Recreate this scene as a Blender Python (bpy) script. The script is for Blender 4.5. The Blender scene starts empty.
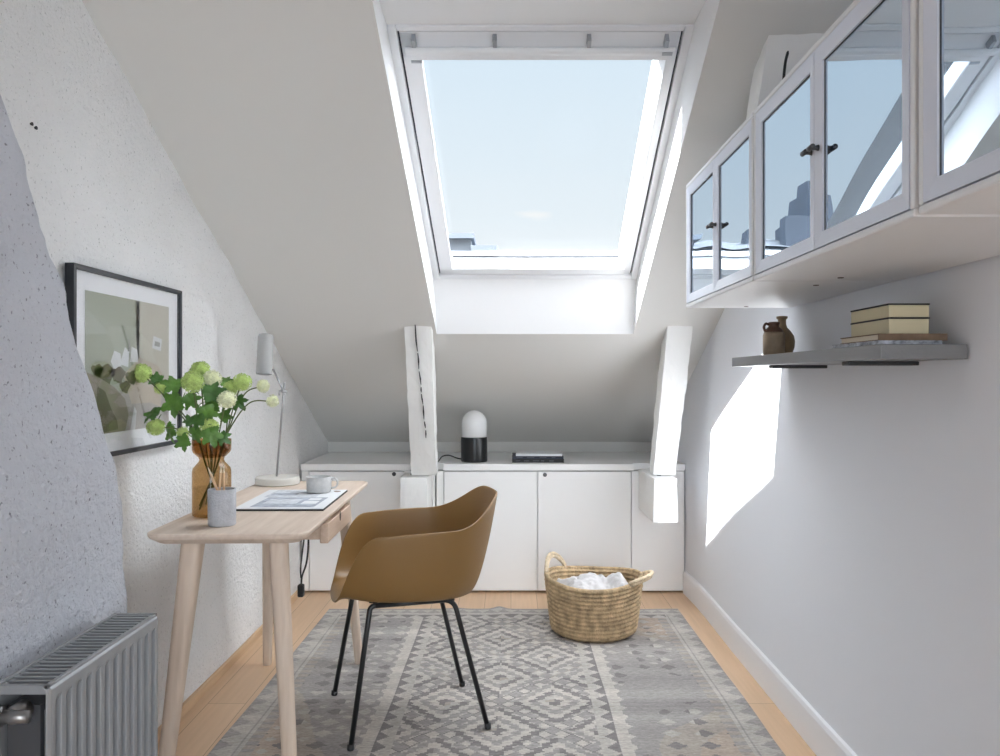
import bpy, bmesh, math, random
from mathutils import Vector, Matrix, noise

random.seed(7)
C = bpy.context.scene.collection
F, H, VX, VY = 800.0, 1.16, 511.0, 378.0       # focal length in pixels, eye height, vanishing point
PI = math.pi


def at(px, py, Y):
    return Vector(((px - VX) * Y / F, Y, H - (py - VY) * Y / F))


# ------------------------------------------------------------------ materials
def nt(name):
    m = bpy.data.materials.new(name)
    m.use_nodes = True
    t = m.node_tree
    return m, t, t.nodes, t.links, t.nodes['Principled BSDF']


def mat(name, col, rough=.5, metal=0., bump=0., bscale=60., var=0., vscale=8., spec=.5, bdist=.01, stretch=None, detail=4):
    m, t, N, L, P = nt(name)
    P.inputs['Base Color'].default_value = (*col, 1)
    P.inputs['Roughness'].default_value = rough
    P.inputs['Metallic'].default_value = metal
    P.inputs['Specular IOR Level'].default_value = spec
    co = N.new('ShaderNodeTexCoord')
    src = co.outputs['Object']
    if stretch:
        mp = N.new('ShaderNodeMapping')
        mp.inputs['Scale'].default_value = stretch
        L.new(src, mp.inputs['Vector'])
        src = mp.outputs['Vector']
    if var:
        n = N.new('ShaderNodeTexNoise')
        n.inputs['Scale'].default_value = vscale
        n.inputs['Detail'].default_value = 5
        L.new(src, n.inputs['Vector'])
        r = N.new('ShaderNodeValToRGB')
        r.color_ramp.elements[0].position = .3
        r.color_ramp.elements[1].position = .7
        r.color_ramp.elements[0].color = (*[c * (1 - var) for c in col], 1)
        r.color_ramp.elements[1].color = (*[min(1, c * (1 + var)) for c in col], 1)
        L.new(n.outputs['Fac'], r.inputs['Fac'])
        L.new(r.outputs['Color'], P.inputs['Base Color'])
    if bump:
        n = N.new('ShaderNodeTexNoise')
        n.inputs['Scale'].default_value = bscale
        n.inputs['Detail'].default_value = detail
        L.new(src, n.inputs['Vector'])
        b = N.new('ShaderNodeBump')
        b.inputs['Strength'].default_value = bump
        b.inputs['Distance'].default_value = bdist
        L.new(n.outputs['Fac'], b.inputs['Height'])
        L.new(b.outputs['Normal'], P.inputs['Normal'])
    return m


def plaster_mat(name, col, pit=(.25, .25, .28), strength=.55, scale=1.):
    """rough lime plaster: lumps, trowel marks and small dark pits"""
    m, t, N, L, P = nt(name)
    P.inputs['Roughness'].default_value = .9
    P.inputs['Specular IOR Level'].default_value = .15
    co = N.new('ShaderNodeTexCoord')
    n1 = N.new('ShaderNodeTexNoise'); n1.inputs['Scale'].default_value = 55 * scale; n1.inputs['Detail'].default_value = 8
    n1.inputs['Roughness'].default_value = .65
    n2 = N.new('ShaderNodeTexNoise'); n2.inputs['Scale'].default_value = 9 * scale; n2.inputs['Detail'].default_value = 4
    n3 = N.new('ShaderNodeTexNoise'); n3.inputs['Scale'].default_value = 120 * scale; n3.inputs['Detail'].default_value = 2
    n4 = N.new('ShaderNodeTexNoise'); n4.inputs['Scale'].default_value = 3.5
    for n in (n1, n2, n3, n4):
        L.new(co.outputs['Object'], n.inputs['Vector'])
    pr = N.new('ShaderNodeValToRGB')
    pr.color_ramp.elements[0].position = .26; pr.color_ramp.elements[0].color = (*pit, 1)
    pr.color_ramp.elements[1].position = .36; pr.color_ramp.elements[1].color = (*col, 1)
    L.new(n3.outputs['Fac'], pr.inputs['Fac'])
    mx = N.new('ShaderNodeMix'); mx.data_type = 'RGBA'; mx.blend_type = 'MULTIPLY'
    mx.inputs['Factor'].default_value = .12
    L.new(pr.outputs['Color'], mx.inputs['A'])
    L.new(n4.outputs['Fac'], mx.inputs['B'])
    L.new(mx.outputs['Result'], P.inputs['Base Color'])
    a = N.new('ShaderNodeMath'); a.operation = 'MULTIPLY_ADD'
    a.inputs[1].default_value = .9
    L.new(n2.outputs['Fac'], a.inputs[0]); L.new(n1.outputs['Fac'], a.inputs[2])
    b = N.new('ShaderNodeBump'); b.inputs['Strength'].default_value = strength; b.inputs['Distance'].default_value = .022
    L.new(a.outputs[0], b.inputs['Height'])
    L.new(b.outputs['Normal'], P.inputs['Normal'])
    return m


def wood_mat(name, c1, c2, scale=(30, 3, 30), rough=.5):
    m, t, N, L, P = nt(name)
    P.inputs['Roughness'].default_value = rough
    co = N.new('ShaderNodeTexCoord'); mp = N.new('ShaderNodeMapping'); mp.inputs['Scale'].default_value = scale
    L.new(co.outputs['Object'], mp.inputs['Vector'])
    n = N.new('ShaderNodeTexNoise'); n.inputs['Scale'].default_value = 1.6; n.inputs['Detail'].default_value = 6
    n.inputs['Distortion'].default_value = .4
    L.new(mp.outputs['Vector'], n.inputs['Vector'])
    r = N.new('ShaderNodeValToRGB')
    r.color_ramp.elements[0].position = .32; r.color_ramp.elements[0].color = (*c1, 1)
    r.color_ramp.elements[1].position = .68; r.color_ramp.elements[1].color = (*c2, 1)
    L.new(n.outputs['Fac'], r.inputs['Fac']); L.new(r.outputs['Color'], P.inputs['Base Color'])
    b = N.new('ShaderNodeBump'); b.inputs['Strength'].default_value = .08; b.inputs['Distance'].default_value = .002
    L.new(n.outputs['Fac'], b.inputs['Height']); L.new(b.outputs['Normal'], P.inputs['Normal'])
    return m


def floor_mat():
    m, t, N, L, P = nt('oak_boards')
    P.inputs['Roughness'].default_value = .42
    co = N.new('ShaderNodeTexCoord'); mp = N.new('ShaderNodeMapping')
    mp.inputs['Rotation'].default_value = (0, 0, PI / 2)
    L.new(co.outputs['Object'], mp.inputs['Vector'])
    br = N.new('ShaderNodeTexBrick')
    br.inputs['Scale'].default_value = 1
    br.inputs['Brick Width'].default_value = 1.9
    br.inputs['Row Height'].default_value = .135
    br.inputs['Mortar Size'].default_value = .0012
    br.inputs['Color1'].default_value = (.70, .495, .32, 1)
    br.inputs['Color2'].default_value = (.64, .44, .275, 1)
    br.inputs['Mortar'].default_value = (.34, .23, .15, 1)
    L.new(mp.outputs['Vector'], br.inputs['Vector'])
    m2 = N.new('ShaderNodeMapping'); m2.inputs['Scale'].default_value = (45, 2.5, 1)
    L.new(co.outputs['Object'], m2.inputs['Vector'])
    n = N.new('ShaderNodeTexNoise'); n.inputs['Scale'].default_value = 1.2; n.inputs['Detail'].default_value = 6
    L.new(m2.outputs['Vector'], n.inputs['Vector'])
    r = N.new('ShaderNodeValToRGB')
    r.color_ramp.elements[0].color = (.82, .8, .78, 1); r.color_ramp.elements[1].color = (1.08, 1.06, 1.05, 1)
    L.new(n.outputs['Fac'], r.inputs['Fac'])
    mx = N.new('ShaderNodeMix'); mx.data_type = 'RGBA'; mx.blend_type = 'MULTIPLY'; mx.inputs['Factor'].default_value = 1
    L.new(br.outputs['Color'], mx.inputs['A']); L.new(r.outputs['Color'], mx.inputs['B'])
    L.new(mx.outputs['Result'], P.inputs['Base Color'])
    return m


def glass_mat(name, tint, gl_fac, gl_col=(1, 1, 1), rough=0., wavy=0., fresnel=False):
    m = bpy.data.materials.new(name); m.use_nodes = True
    t = m.node_tree; N = t.nodes; L = t.links
    N.remove(N['Principled BSDF'])
    out = N['Material Output']
    tr = N.new('ShaderNodeBsdfTransparent'); tr.inputs['Color'].default_value = (*tint, 1)
    gl = N.new('ShaderNodeBsdfGlossy'); gl.inputs['Color'].default_value = (*gl_col, 1); gl.inputs['Roughness'].default_value = rough
    mx = N.new('ShaderNodeMixShader')
    if fresnel:
        lw = N.new('ShaderNodeLayerWeight'); lw.inputs['Blend'].default_value = .5
        pw_ = N.new('ShaderNodeMath'); pw_.operation = 'POWER'; pw_.inputs[1].default_value = 4
        L.new(lw.outputs['Facing'], pw_.inputs[0])
        ma = N.new('ShaderNodeMath'); ma.operation = 'MULTIPLY_ADD'; ma.inputs[1].default_value = gl_fac; ma.inputs[2].default_value = .025
        L.new(pw_.outputs[0], ma.inputs[0]); L.new(ma.outputs[0], mx.inputs['Fac'])
    else:
        mx.inputs['Fac'].default_value = gl_fac
    L.new(tr.outputs[0], mx.inputs[1]); L.new(gl.outputs[0], mx.inputs[2]); L.new(mx.outputs[0], out.inputs['Surface'])
    if wavy:
        co = N.new('ShaderNodeTexCoord')
        n = N.new('ShaderNodeTexNoise'); n.inputs['Scale'].default_value = 3.2; n.inputs['Detail'].default_value = 0
        L.new(co.outputs['Object'], n.inputs['Vector'])
        b = N.new('ShaderNodeBump'); b.inputs['Strength'].default_value = 1; b.inputs['Distance'].default_value = wavy
        L.new(n.outputs['Fac'], b.inputs['Height']); L.new(b.outputs['Normal'], gl.inputs['Normal'])
    return m


def attr_mat(name, rough=.95, bump=.4, bscale=260):
    m, t, N, L, P = nt(name)
    P.inputs['Roughness'].default_value = rough
    P.inputs['Specular IOR Level'].default_value = .1
    a = N.new('ShaderNodeAttribute'); a.attribute_name = 'weave'
    co = N.new('ShaderNodeTexCoord'); mp = N.new('ShaderNodeMapping'); mp.inputs['Scale'].default_value = (.25, 1, 1)
    L.new(co.outputs['Object'], mp.inputs['Vector'])
    n = N.new('ShaderNodeTexNoise'); n.inputs['Scale'].default_value = bscale; n.inputs['Detail'].default_value = 3
    L.new(mp.outputs['Vector'], n.inputs['Vector'])
    r = N.new('ShaderNodeValToRGB')
    r.color_ramp.elements[0].position = .25; r.color_ramp.elements[0].color = (.72, .72, .72, 1)
    r.color_ramp.elements[1].position = .75; r.color_ramp.elements[1].color = (1.15, 1.15, 1.15, 1)
    L.new(n.outputs['Fac'], r.inputs['Fac'])
    mx = N.new('ShaderNodeMix'); mx.data_type = 'RGBA'; mx.blend_type = 'MULTIPLY'; mx.inputs['Factor'].default_value = 1
    L.new(a.outputs['Color'], mx.inputs['A']); L.new(r.outputs['Color'], mx.inputs['B'])
    L.new(mx.outputs['Result'], P.inputs['Base Color'])
    b = N.new('ShaderNodeBump'); b.inputs['Strength'].default_value = bump; b.inputs['Distance'].default_value = .003
    L.new(n.outputs['Fac'], b.inputs['Height']); L.new(b.outputs['Normal'], P.inputs['Normal'])
    return m


M = {}
M['ceil'] = mat('white_ceiling_paint', (.655, .648, .628), .85, bump=.05, bscale=14, spec=.2)
M['reveal'] = mat('white_reveal_paint', (.72, .72, .725), .7, bump=.04, bscale=12, spec=.2)
M['wall'] = mat('white_wall_paint', (.76, .775, .815), .8, bump=.05, bscale=16, spec=.2)
M['plaster'] = plaster_mat('white_lime_plaster', (.92, .92, .92), (.6, .6, .6), .8)
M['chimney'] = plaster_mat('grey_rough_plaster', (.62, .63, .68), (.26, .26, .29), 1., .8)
M['white'] = mat('white_lacquer', (.86, .86, .86), .45)
M['base'] = mat('white_trim_paint', (.82, .83, .86), .5)
M['winwhite'] = mat('white_window_paint', (.70, .71, .73), .4)
M['gasket'] = mat('dark_gasket', (.06, .065, .08), .6)
M['greymetal'] = mat('grey_metal', (.4, .42, .45), .4, .6)
M['beam'] = mat('white_painted_timber', (.82, .82, .81), .75, bump=.35, bscale=22, spec=.2, stretch=(1, 1, .3))
M['crack'] = mat('dark_crack', (.05, .05, .055), .95)
M['floor'] = floor_mat()
M['desk'] = wood_mat('pale_ash_wood', (.56, .445, .36), (.66, .545, .455), (28, 2.2, 28))
M['deskleg'] = wood_mat('pale_ash_wood_leg', (.54, .42, .33), (.64, .52, .42), (30, 30, 2.2))
M['drawer'] = wood_mat('ash_drawer_front', (.50, .37, .28), (.60, .46, .36), (28, 2.2, 28))
M['skirt'] = wood_mat('oak_skirting', (.52, .35, .21), (.6, .42, .26), (30, 2, 30))
M['slot'] = mat('dark_slot', (.06, .04, .03), .8)
M['shell'] = mat('ochre_shell', (.235, .128, .038), .45, bump=.04, bscale=300)
M['black'] = mat('black_powder_coat', (.012, .012, .013), .35)
M['rug'] = attr_mat('woven_wool')
M['fringe'] = mat('wool_fringe', (.55, .53, .5), .95)
M['basket'] = mat('woven_straw', (.50, .365, .215), .85, bump=1., bscale=120, var=.36, vscale=34, stretch=(1, 1, .6), bdist=.006)
M['basketlight'] = mat('pale_straw', (.70, .57, .40), .85, bump=.9, bscale=110, var=.25, vscale=40)
M['linen'] = mat('white_linen', (.60, .585, .59), .95, bump=.2, bscale=400)
M['blacklamp'] = mat('black_satin_metal', (.014, .015, .016), .32)
M['opal'] = mat('opal_glass', (.86, .87, .88), .12)
M['cord'] = mat('black_cord', (.015, .015, .016), .5)
M['cabin'] = mat('white_cabinet_lacquer', (.74, .745, .76), .45)
M['doorfr'] = mat('pale_blue_grey_door_frame', (.66, .69, .78), .38)
M['pane'] = glass_mat('mirroring_door_glass', (.22, .25, .27), .72, (.80, .90, 1.0), 0., .002)
M['knob'] = mat('dark_pewter', (.09, .092, .1), .38, .7)
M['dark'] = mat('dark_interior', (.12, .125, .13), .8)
M['shelf'] = mat('brushed_grey_shelf', (.21, .212, .218), .38, .3, bump=.1, bscale=90, stretch=(1, .05, 1))
M['bracket'] = mat('black_bracket', (.03, .03, .033), .5)
M['stone_l'] = mat('tan_stoneware', (.30, .225, .15), .5, var=.25, vscale=25)
M['stone_d'] = mat('dark_brown_glaze', (.085, .042, .025), .3)
M['stone_t'] = mat('olive_tan_stoneware', (.27, .19, .105), .4, var=.2, vscale=25)
M['card'] = mat('cream_card', (.55, .50, .34), .75)
M['blackpaper'] = mat('black_paper', (.02, .02, .021), .7)
M['bookbrown'] = mat('brown_cloth', (.17, .11, .07), .8, var=.3, vscale=30)
M['pages'] = mat('book_pages', (.62, .55, .44), .9, bump=.3, bscale=300, stretch=(.02, .02, 1))
M['pattern'] = mat('marbled_paper', (.34, .36, .40), .8, var=.6, vscale=70)
M['whitepaper'] = mat('white_paper', (.70, .71, .73), .6)
M['bluebook'] = mat('dark_blue_cloth', (.018, .022, .04), .6)
M['spine'] = mat('pale_spine_ink', (.10, .105, .12), .7)
M['frame'] = mat('black_picture_frame', (.02, .022, .028), .4)
M['matb'] = mat('white_mount', (.83, .84, .87), .8)
M['picglass'] = glass_mat('picture_glass', (.97, .97, .97), .5, (1, 1, 1), 0., 0, True)
M['p_green'] = mat('print_sage', (.33, .36, .29), .6)
M['p_beige'] = mat('print_beige', (.50, .48, .41), .6)
M['p_bed'] = mat('print_blanket', (.47, .41, .33), .6)
M['p_white'] = mat('print_white', (.62, .64, .66), .6)
M['p_olive'] = mat('print_olive', (.11, .10, .055), .6)
M['p_brown'] = mat('print_brown', (.24, .215, .165), .6)
M['p_grey'] = mat('print_grey', (.30, .30, .29), .6)
M['p_floor'] = mat('print_floor', (.37, .35, .33), .6)
M['rad'] = mat('grey_radiator_enamel', (.27, .275, .285), .36, .3)
M['radd'] = mat('dark_radiator_inside', (.05, .05, .055), .6)
M['brass'] = mat('aged_valve_metal', (.26, .25, .245), .35, .8)
M['steel'] = mat('brushed_steel', (.42, .42, .43), .3, .9)
M['lampgrey'] = mat('light_grey_enamel', (.40, .40, .395), .45)
M['lampbase'] = mat('warm_grey_stone', (.58, .56, .52), .6)
M['amber'] = glass_mat('amber_glass', (.67, .51, .32), .5, (1, .95, .9), .02, 0, True)
M['water'] = glass_mat('water_in_vase', (.96, .96, .92), .3, (1, 1, 1), 0., 0, True)
M['concrete'] = mat('grey_concrete', (.42, .425, .45), .9, bump=.3, bscale=150, var=.12, vscale=40)
M['cup'] = mat('grey_ceramic', (.47, .465, .46), .5, var=.1, vscale=80)
M['coffee'] = mat('coffee', (.03, .02, .015), .1)
M['pencil'] = mat('natural_pencil_wood', (.62, .40, .24), .6)
M['leaf'] = mat('green_leaf', (.095, .21, .035), .45, var=.35, vscale=30, bump=.3, bscale=60)
M['leaf2'] = mat('deep_green_leaf', (.055, .14, .028), .45, var=.35, vscale=30)
M['stem'] = mat('green_stem', (.10, .13, .04), .6)
M['bloom'] = mat('lime_green_floret', (.45, .58, .18), .7, var=.25, vscale=60)
M['bloomp'] = mat('cream_floret', (.74, .76, .52), .7, var=.2, vscale=60)
M['sketch'] = mat('blue_grey_print', (.33, .36, .42), .6, var=.35, vscale=45)
M['sketch2'] = mat('pale_grey_print', (.55, .57, .61), .6, var=.2, vscale=60)
M['roofdark'] = mat('slate_roof', (.04, .045, .055), .7)
M['facade'] = mat('grey_blue_facade', (.045, .055, .075), .8, var=.2, vscale=.6)
M['facadel'] = mat('pale_facade', (.24, .265, .30), .8)
M['paleroof'] = mat('pale_sheet_roof', (.15, .175, .21), .7)
M['tar'] = mat('dark_roof_felt', (.035, .036, .038), .9)
M['winglass'] = glass_mat('roof_window_glass', (.97, .985, .99), .012, (1, 1, 1))


# ------------------------------------------------------------------ geometry helpers
def obj(name, bm, m, parent=None, smooth=False, mods=(), loc=None):
    me = bpy.data.meshes.new(name)
    bmesh.ops.recalc_face_normals(bm, faces=bm.faces[:])
    if smooth:
        for f in bm.faces:
            f.smooth = True
    bm.to_mesh(me); bm.free()
    for x in (m if isinstance(m, (list, tuple)) else [m]):
        me.materials.append(M[x] if isinstance(x, str) else x)
    o = bpy.data.objects.new(name, me)
    C.objects.link(o)
    if parent:
        o.parent = parent
    if loc is not None:
        o.location = loc
    for kind, kw in mods:
        md = o.modifiers.new(kind, kind)
        for k, v in kw.items():
            setattr(md, k, v)
    return o


BEV = lambda w, s=2: ('BEVEL', dict(width=w, segments=s, limit_method='ANGLE', angle_limit=.6))


def B(*boxes):
    bm = bmesh.new()
    for b in boxes:
        box(bm, *b)
    return bm


def box(bm, x0, x1, y0, y1, z0, z1, mt=None, mi=0):
    v = [bm.verts.new(p) for p in [(x0, y0, z0), (x1, y0, z0), (x1, y1, z0), (x0, y1, z0), (x0, y0, z1), (x1, y0, z1), (x1, y1, z1), (x0, y1, z1)]]
    if mt:
        for q in v:
            q.co = mt @ q.co
    for f in [(0, 3, 2, 1), (4, 5, 6, 7), (0, 1, 5, 4), (1, 2, 6, 5), (2, 3, 7, 6), (3, 0, 4, 7)]:
        bm.faces.new([v[i] for i in f]).material_index = mi
    return v


def quad(bm, pts, mi=0):
    f = bm.faces.new([bm.verts.new(p) for p in pts]); f.material_index = mi
    return f


def lathe(bm, prof, n=40, cap0=True, cap1=True, c=(0, 0, 0), mi=0, mt=None):
    rings = []
    for r, z in prof:
        ring = []
        for i in range(n):
            a = 2 * PI * i / n
            p = Vector((r * math.cos(a), r * math.sin(a), z))
            if mt:
                p = mt @ p
            ring.append(bm.verts.new(p + Vector(c)))
        rings.append(ring)
    for a, b in zip(rings, rings[1:]):
        for i in range(n):
            bm.faces.new([a[i], a[(i + 1) % n], b[(i + 1) % n], b[i]]).material_index = mi
    if cap0:
        bm.faces.new(list(reversed(rings[0]))).material_index = mi
    if cap1:
        bm.faces.new(rings[-1]).material_index = mi
    return bm


def tube(bm, pts, rad, n=10, cap=True, mi=0):
    pts = [Vector(p) for p in pts]
    rad = rad if isinstance(rad, (list, tuple)) else [rad] * len(pts)
    rings = []; prev = None
    for i, p in enumerate(pts):
        d = (pts[min(i + 1, len(pts) - 1)] - pts[max(i - 1, 0)]).normalized()
        if prev is None:
            u = d.orthogonal().normalized()
        else:
            u = (prev - d * prev.dot(d))
            u = u.normalized() if u.length > 1e-6 else d.orthogonal().normalized()
        prev = u; w = d.cross(u)
        rings.append([bm.verts.new(p + (u * math.cos(2 * PI * k / n) + w * math.sin(2 * PI * k / n)) * rad[i]) for k in range(n)])
    for a, b in zip(rings, rings[1:]):
        for k in range(n):
            bm.faces.new([a[k], a[(k + 1) % n], b[(k + 1) % n], b[k]]).material_index = mi
    if cap:
        bm.faces.new(list(reversed(rings[0]))).material_index = mi
        bm.faces.new(rings[-1]).material_index = mi
    return bm


def curve(pts, n=8):
    """Catmull-Rom through the points"""
    P = [Vector(p) for p in pts]
    P = [P[0] * 2 - P[1]] + P + [P[-1] * 2 - P[-2]]
    out = []
    for i in range(1, len(P) - 2):
        for k in range(n):
            t = k / n
            a, b, c, d = P[i - 1], P[i], P[i + 1], P[i + 2]
            out.append(.5 * ((2 * b) + (c - a) * t + (2 * a - 5 * b + 4 * c - d) * t * t + (3 * b - a - 3 * c + d) * t ** 3))
    out.append(P[-2])
    return out


def fillet(pts, rs, n=6):
    P = [Vector(p) for p in pts]; out = [P[0]]
    for i in range(1, len(P) - 1):
        r = rs[i - 1] if isinstance(rs, (list, tuple)) else rs
        a = (P[i - 1] - P[i]).normalized(); b = (P[i + 1] - P[i]).normalized()
        p0, p1 = P[i] + a * r, P[i] + b * r
        for k in range(n + 1):
            t = k / n
            out.append(p0 * (1 - t) ** 2 + P[i] * 2 * t * (1 - t) + p1 * t * t)
    out.append(P[-1])
    return out


def prism(bm, loops, mi=0):
    """skin closed loops of equal length, cap both ends"""
    rings = [[bm.verts.new(p) for p in l] for l in loops]
    n = len(rings[0])
    for a, b in zip(rings, rings[1:]):
        for i in range(n):
            bm.faces.new([a[i], a[(i + 1) % n], b[(i + 1) % n], b[i]]).material_index = mi
    bm.faces.new(list(reversed(rings[0]))).material_index = mi
    bm.faces.new(rings[-1]).material_index = mi
    return bm


def rrect(x0, x1, y0, y1, z, r, n=6):
    out = []
    for cx, cy, a0 in ((x1 - r, y1 - r, 0), (x0 + r, y1 - r, 90), (x0 + r, y0 + r, 180), (x1 - r, y0 + r, 270)):
        for k in range(n + 1):
            a = math.radians(a0 + 90 * k / n)
            out.append((cx + r * math.cos(a), cy + r * math.sin(a), z))
    return out


def thing(name, label, cat, loc=(0, 0, 0), rz=0, group=None):
    o = bpy.data.objects.new(name, None)
    C.objects.link(o)
    o.location = loc; o.rotation_euler = (0, 0, rz)
    o.empty_display_size = .1
    o['label'] = label; o['category'] = cat
    if group:
        o['group'] = group
    return o


def tag(o, label, cat, group=None):
    o['label'] = label; o['category'] = cat
    if group:
        o['group'] = group
    return o


def struct(o, label=None, cat=None):
    o['kind'] = 'structure'
    if label:
        o['label'] = label
    if cat:
        o['category'] = cat
    return o


def plabel(o, s):
    o['label'] = s
    return o


# ------------------------------------------------------------------ the room
SL = .4875                                   # roof slope dz/dy
ZC = lambda y: 3.205 - SL * y                # underside of the sloping ceiling
XL, XR = -1.135, .945                        # left and right walls
YB = 5.016                                   # low knee wall at the back
YF = -2.6                                    # wall with the added window, behind the camera
XN = 2.7                                     # right wall of the next room
YD = -.35                                    # added wall whose low opening limits the fill light
ZT = 2.62
YT = (3.205 - ZT) / SL                       # where the slope meets the flat ceiling

# floor
bm = bmesh.new(); quad(bm, [(XL - .15, YF, 0), (XN, YF, 0), (XN, YD - .1, 0), (XR + .1, YD - .1, 0), (XR + .1, YB + .1, 0), (XL - .15, YB + .1, 0)])
struct(obj('floor', bm, 'floor'), 'light oak board floor', 'floor')

# skylight frame: local axes x, t (up the slope), n (outwards)
nn = math.sqrt(1 + SL * SL)
ET = Vector((0, -1 / nn, SL / nn)); EN = Vector((0, SL / nn, 1 / nn))
SO = Vector((0, 3.66, 1.631))
BLOCK_TOP = .36  # top of the added slab that trims the sunbeam
SX0, SX1, SLEN = -.3285, .550, 1.350


def S(x, t, n=0.):
    return Vector((x - .016 * t, 0, 0)) + SO + ET * t + EN * n


# opening in the ceiling
OX0, OX1 = -.36, .578
OYB, OYT = 3.77, 1.985


def ceil_pt(x, y):
    return (x, y, ZC(y))


bm = bmesh.new()
xl, xr = XL - .15, XR + .15
ol = lambda y: OX0 - .012 * (OYB - y) + .01
orr = lambda y: OX1 - .012 * (OYB - y) - .002
yb = YB + .1
quad(bm, [ceil_pt(xl, YT), ceil_pt(ol(OYT), OYT), ceil_pt(ol(OYB), OYB), ceil_pt(xl, yb)])
quad(bm, [ceil_pt(xr, YT), ceil_pt(xr, yb), ceil_pt(orr(OYB), OYB), ceil_pt(orr(OYT), OYT)])
quad(bm, [ceil_pt(ol(OYB), OYB), ceil_pt(orr(OYB), OYB), ceil_pt(xr, yb), ceil_pt(xl, yb)])
quad(bm, [ceil_pt(xl, YT), ceil_pt(xr, YT), ceil_pt(orr(OYT), OYT), ceil_pt(ol(OYT), OYT)])
quad(bm, [(xl, YF, ZT), (XN, YF, ZT), (XN, YD - .06, ZT), (xr, YD - .06, ZT), (xr, YT, ZT), (xl, YT, ZT)])
struct(obj('ceiling', bm, 'ceil'), 'white sloping attic ceiling around the roof window', 'ceiling')

# plastered reveal around the roof window
bm = bmesh.new()
FW = .03                                      # fixed frame board width
fe = FW - .003                                # the plaster dies into the frame boards
fa, fb, fc, fd = S(SX0 - fe, -fe, .004), S(SX1 + fe, -fe, .004), S(SX1 + fe, SLEN + .017, .004), S(SX0 - fe, SLEN + .017, .004)
ca, cb, cc, cd = [Vector(ceil_pt(x, y)) for x, y in ((ol(OYB), OYB), (orr(OYB), OYB), (orr(OYT), OYT), (ol(OYT), OYT))]
quad(bm, [fa, fb, cb, ca]); quad(bm, [fb, fc, cc, cb]); quad(bm, [fc, fd, cd, cc]); quad(bm, [fd, fa, ca, cd])
struct(obj('trim_1', bm, 'reveal'), 'white plastered reveal of the roof window', 'reveal')

# roof window
win = struct(thing('window_1', 'large roof window set in the sloping ceiling', 'window', SO))


def sbox(bm, x0, x1, t0, t1, n0, n1):
    v = box(bm, x0, x1, t0, t1, n0, n1)
    for q in v:
        q.co = S(q.co.x, q.co.y, q.co.z) - SO


bm = bmesh.new()
sbox(bm, SX0 - FW, SX0, -FW, SLEN + .02, -.004, .1); sbox(bm, SX1, SX1 + FW, -FW, SLEN + .02, -.004, .1)
sbox(bm, SX0, SX1, -FW, 0, -.004, .1); sbox(bm, SX0, SX1, SLEN, SLEN + .02, -.004, .1)
obj('window_frame', bm, 'winwhite', win, mods=[BEV(.003)])
bm = bmesh.new()
g = .007
sbox(bm, SX0, SX0 + g, 0, SLEN, .012, .09); sbox(bm, SX1 - g, SX1, 0, SLEN, .012, .09)
sbox(bm, SX0, SX1, 0, g * .6, .012, .09); sbox(bm, SX0, SX1, SLEN - g * .6, SLEN, .012, .09)
plabel(obj('gasket', bm, 'gasket', win), 'dark rubber seal around the sash')


def sash_bar(bm, prof, along, p0, p1):
    """prof: (inset, n) pairs; along 't' at a side (sign of inset) or 'x'"""
    loops = []
    for p in (p0, p1):
        loops.append([(S(q[0], p, q[1]) if along == 't' else S(p, q[0], q[1])) - SO for q in prof])
    prism(bm, loops)


bm = bmesh.new()
gl, gr = SX0 + .066, SX1 - .062
gb, gt = .06, SLEN - .112
N0, NG = 0., .06
for s, e, w in ((1, SX0 + g, gl), (-1, SX1 - g, gr)):
    fw = .056 if s > 0 else .030
    lip = [(e + s * fw, N0), (e + s * (fw + .004), N0 + .012), (w, NG)] if s < 0 else [(w - .004, N0), (w, N0 + .005), (w - .012, NG)]
    sash_bar(bm, [(e, N0)] + lip + [(w - .012 if s > 0 else w, NG + .03), (e, NG + .03)], 't', g, SLEN - g)
sash_bar(bm, [(g * .6, N0), (.048, N0), (.062, NG), (.062, NG + .03), (g * .6, NG + .03)], 'x', SX0 + g, SX1 - g)
sash_bar(bm, [(SLEN - g * .6, N0), (gt, N0), (gt, NG), (gt, NG + .03), (SLEN - g * .6, NG + .03)], 'x', SX0 + g, SX1 - g)
obj('sash', bm, 'winwhite', win, mods=[BEV(.002)])
bm = bmesh.new(); sbox(bm, gl - .01, gr + .01, gb - .01, gt + .01, NG + .004, NG + .022)
obj('glass_pane', bm, 'winglass', win)
bm = bmesh.new(); sbox(bm, gl, gr, .0605, .0665, NG - .004, NG + .002)
plabel(obj('glazing_strip', bm, 'gasket', win), 'thin dark strip at the foot of the pane')
bm = bmesh.new()
prof = [(SLEN - .052 + .013 * math.cos(a), -.03 + .011 * math.sin(a)) for a in [2 * PI * k / 14 for k in range(14)]]
sash_bar(bm, prof, 'x', SX0 + .022, SX1 - .022)
plabel(obj('handle_bar', bm, 'winwhite', win, smooth=False), 'long control bar along the top of the sash')
bm = bmesh.new(); sbox(bm, SX0 + .02, SX1 - .02, SLEN - .108, SLEN - .085, -.006, .0); sbox(bm, SX0 + .02, SX1 - .02, SLEN - .082, SLEN - .071, -.012, 0)
plabel(obj('ventilation_flap', bm, 'winwhite', win), 'ridged ventilation flap on the top rail')
for x in (SX0 + .05, SX0 + .30, SX0 + .59, SX1 - .05):
    bm = bmesh.new(); sbox(bm, x - .006, x + .006, SLEN - .045, SLEN - .012, -.03, .0)
    obj('bar_bracket', bm, 'greymetal', win)
bm = bmesh.new(); sbox(bm, SX1 - .062, SX1 - .03, SLEN - .058, SLEN - .046, -.0425, -.040)
plabel(obj('maker_plate', bm, 'greymetal', win), 'small grey plate at the right end of the bar')
bm = bmesh.new(); sbox(bm, SX0 + .03, SX0 + .065, SLEN - .124, SLEN - .115, -.003, .002)
obj('latch', bm, 'greymetal', win)


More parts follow.
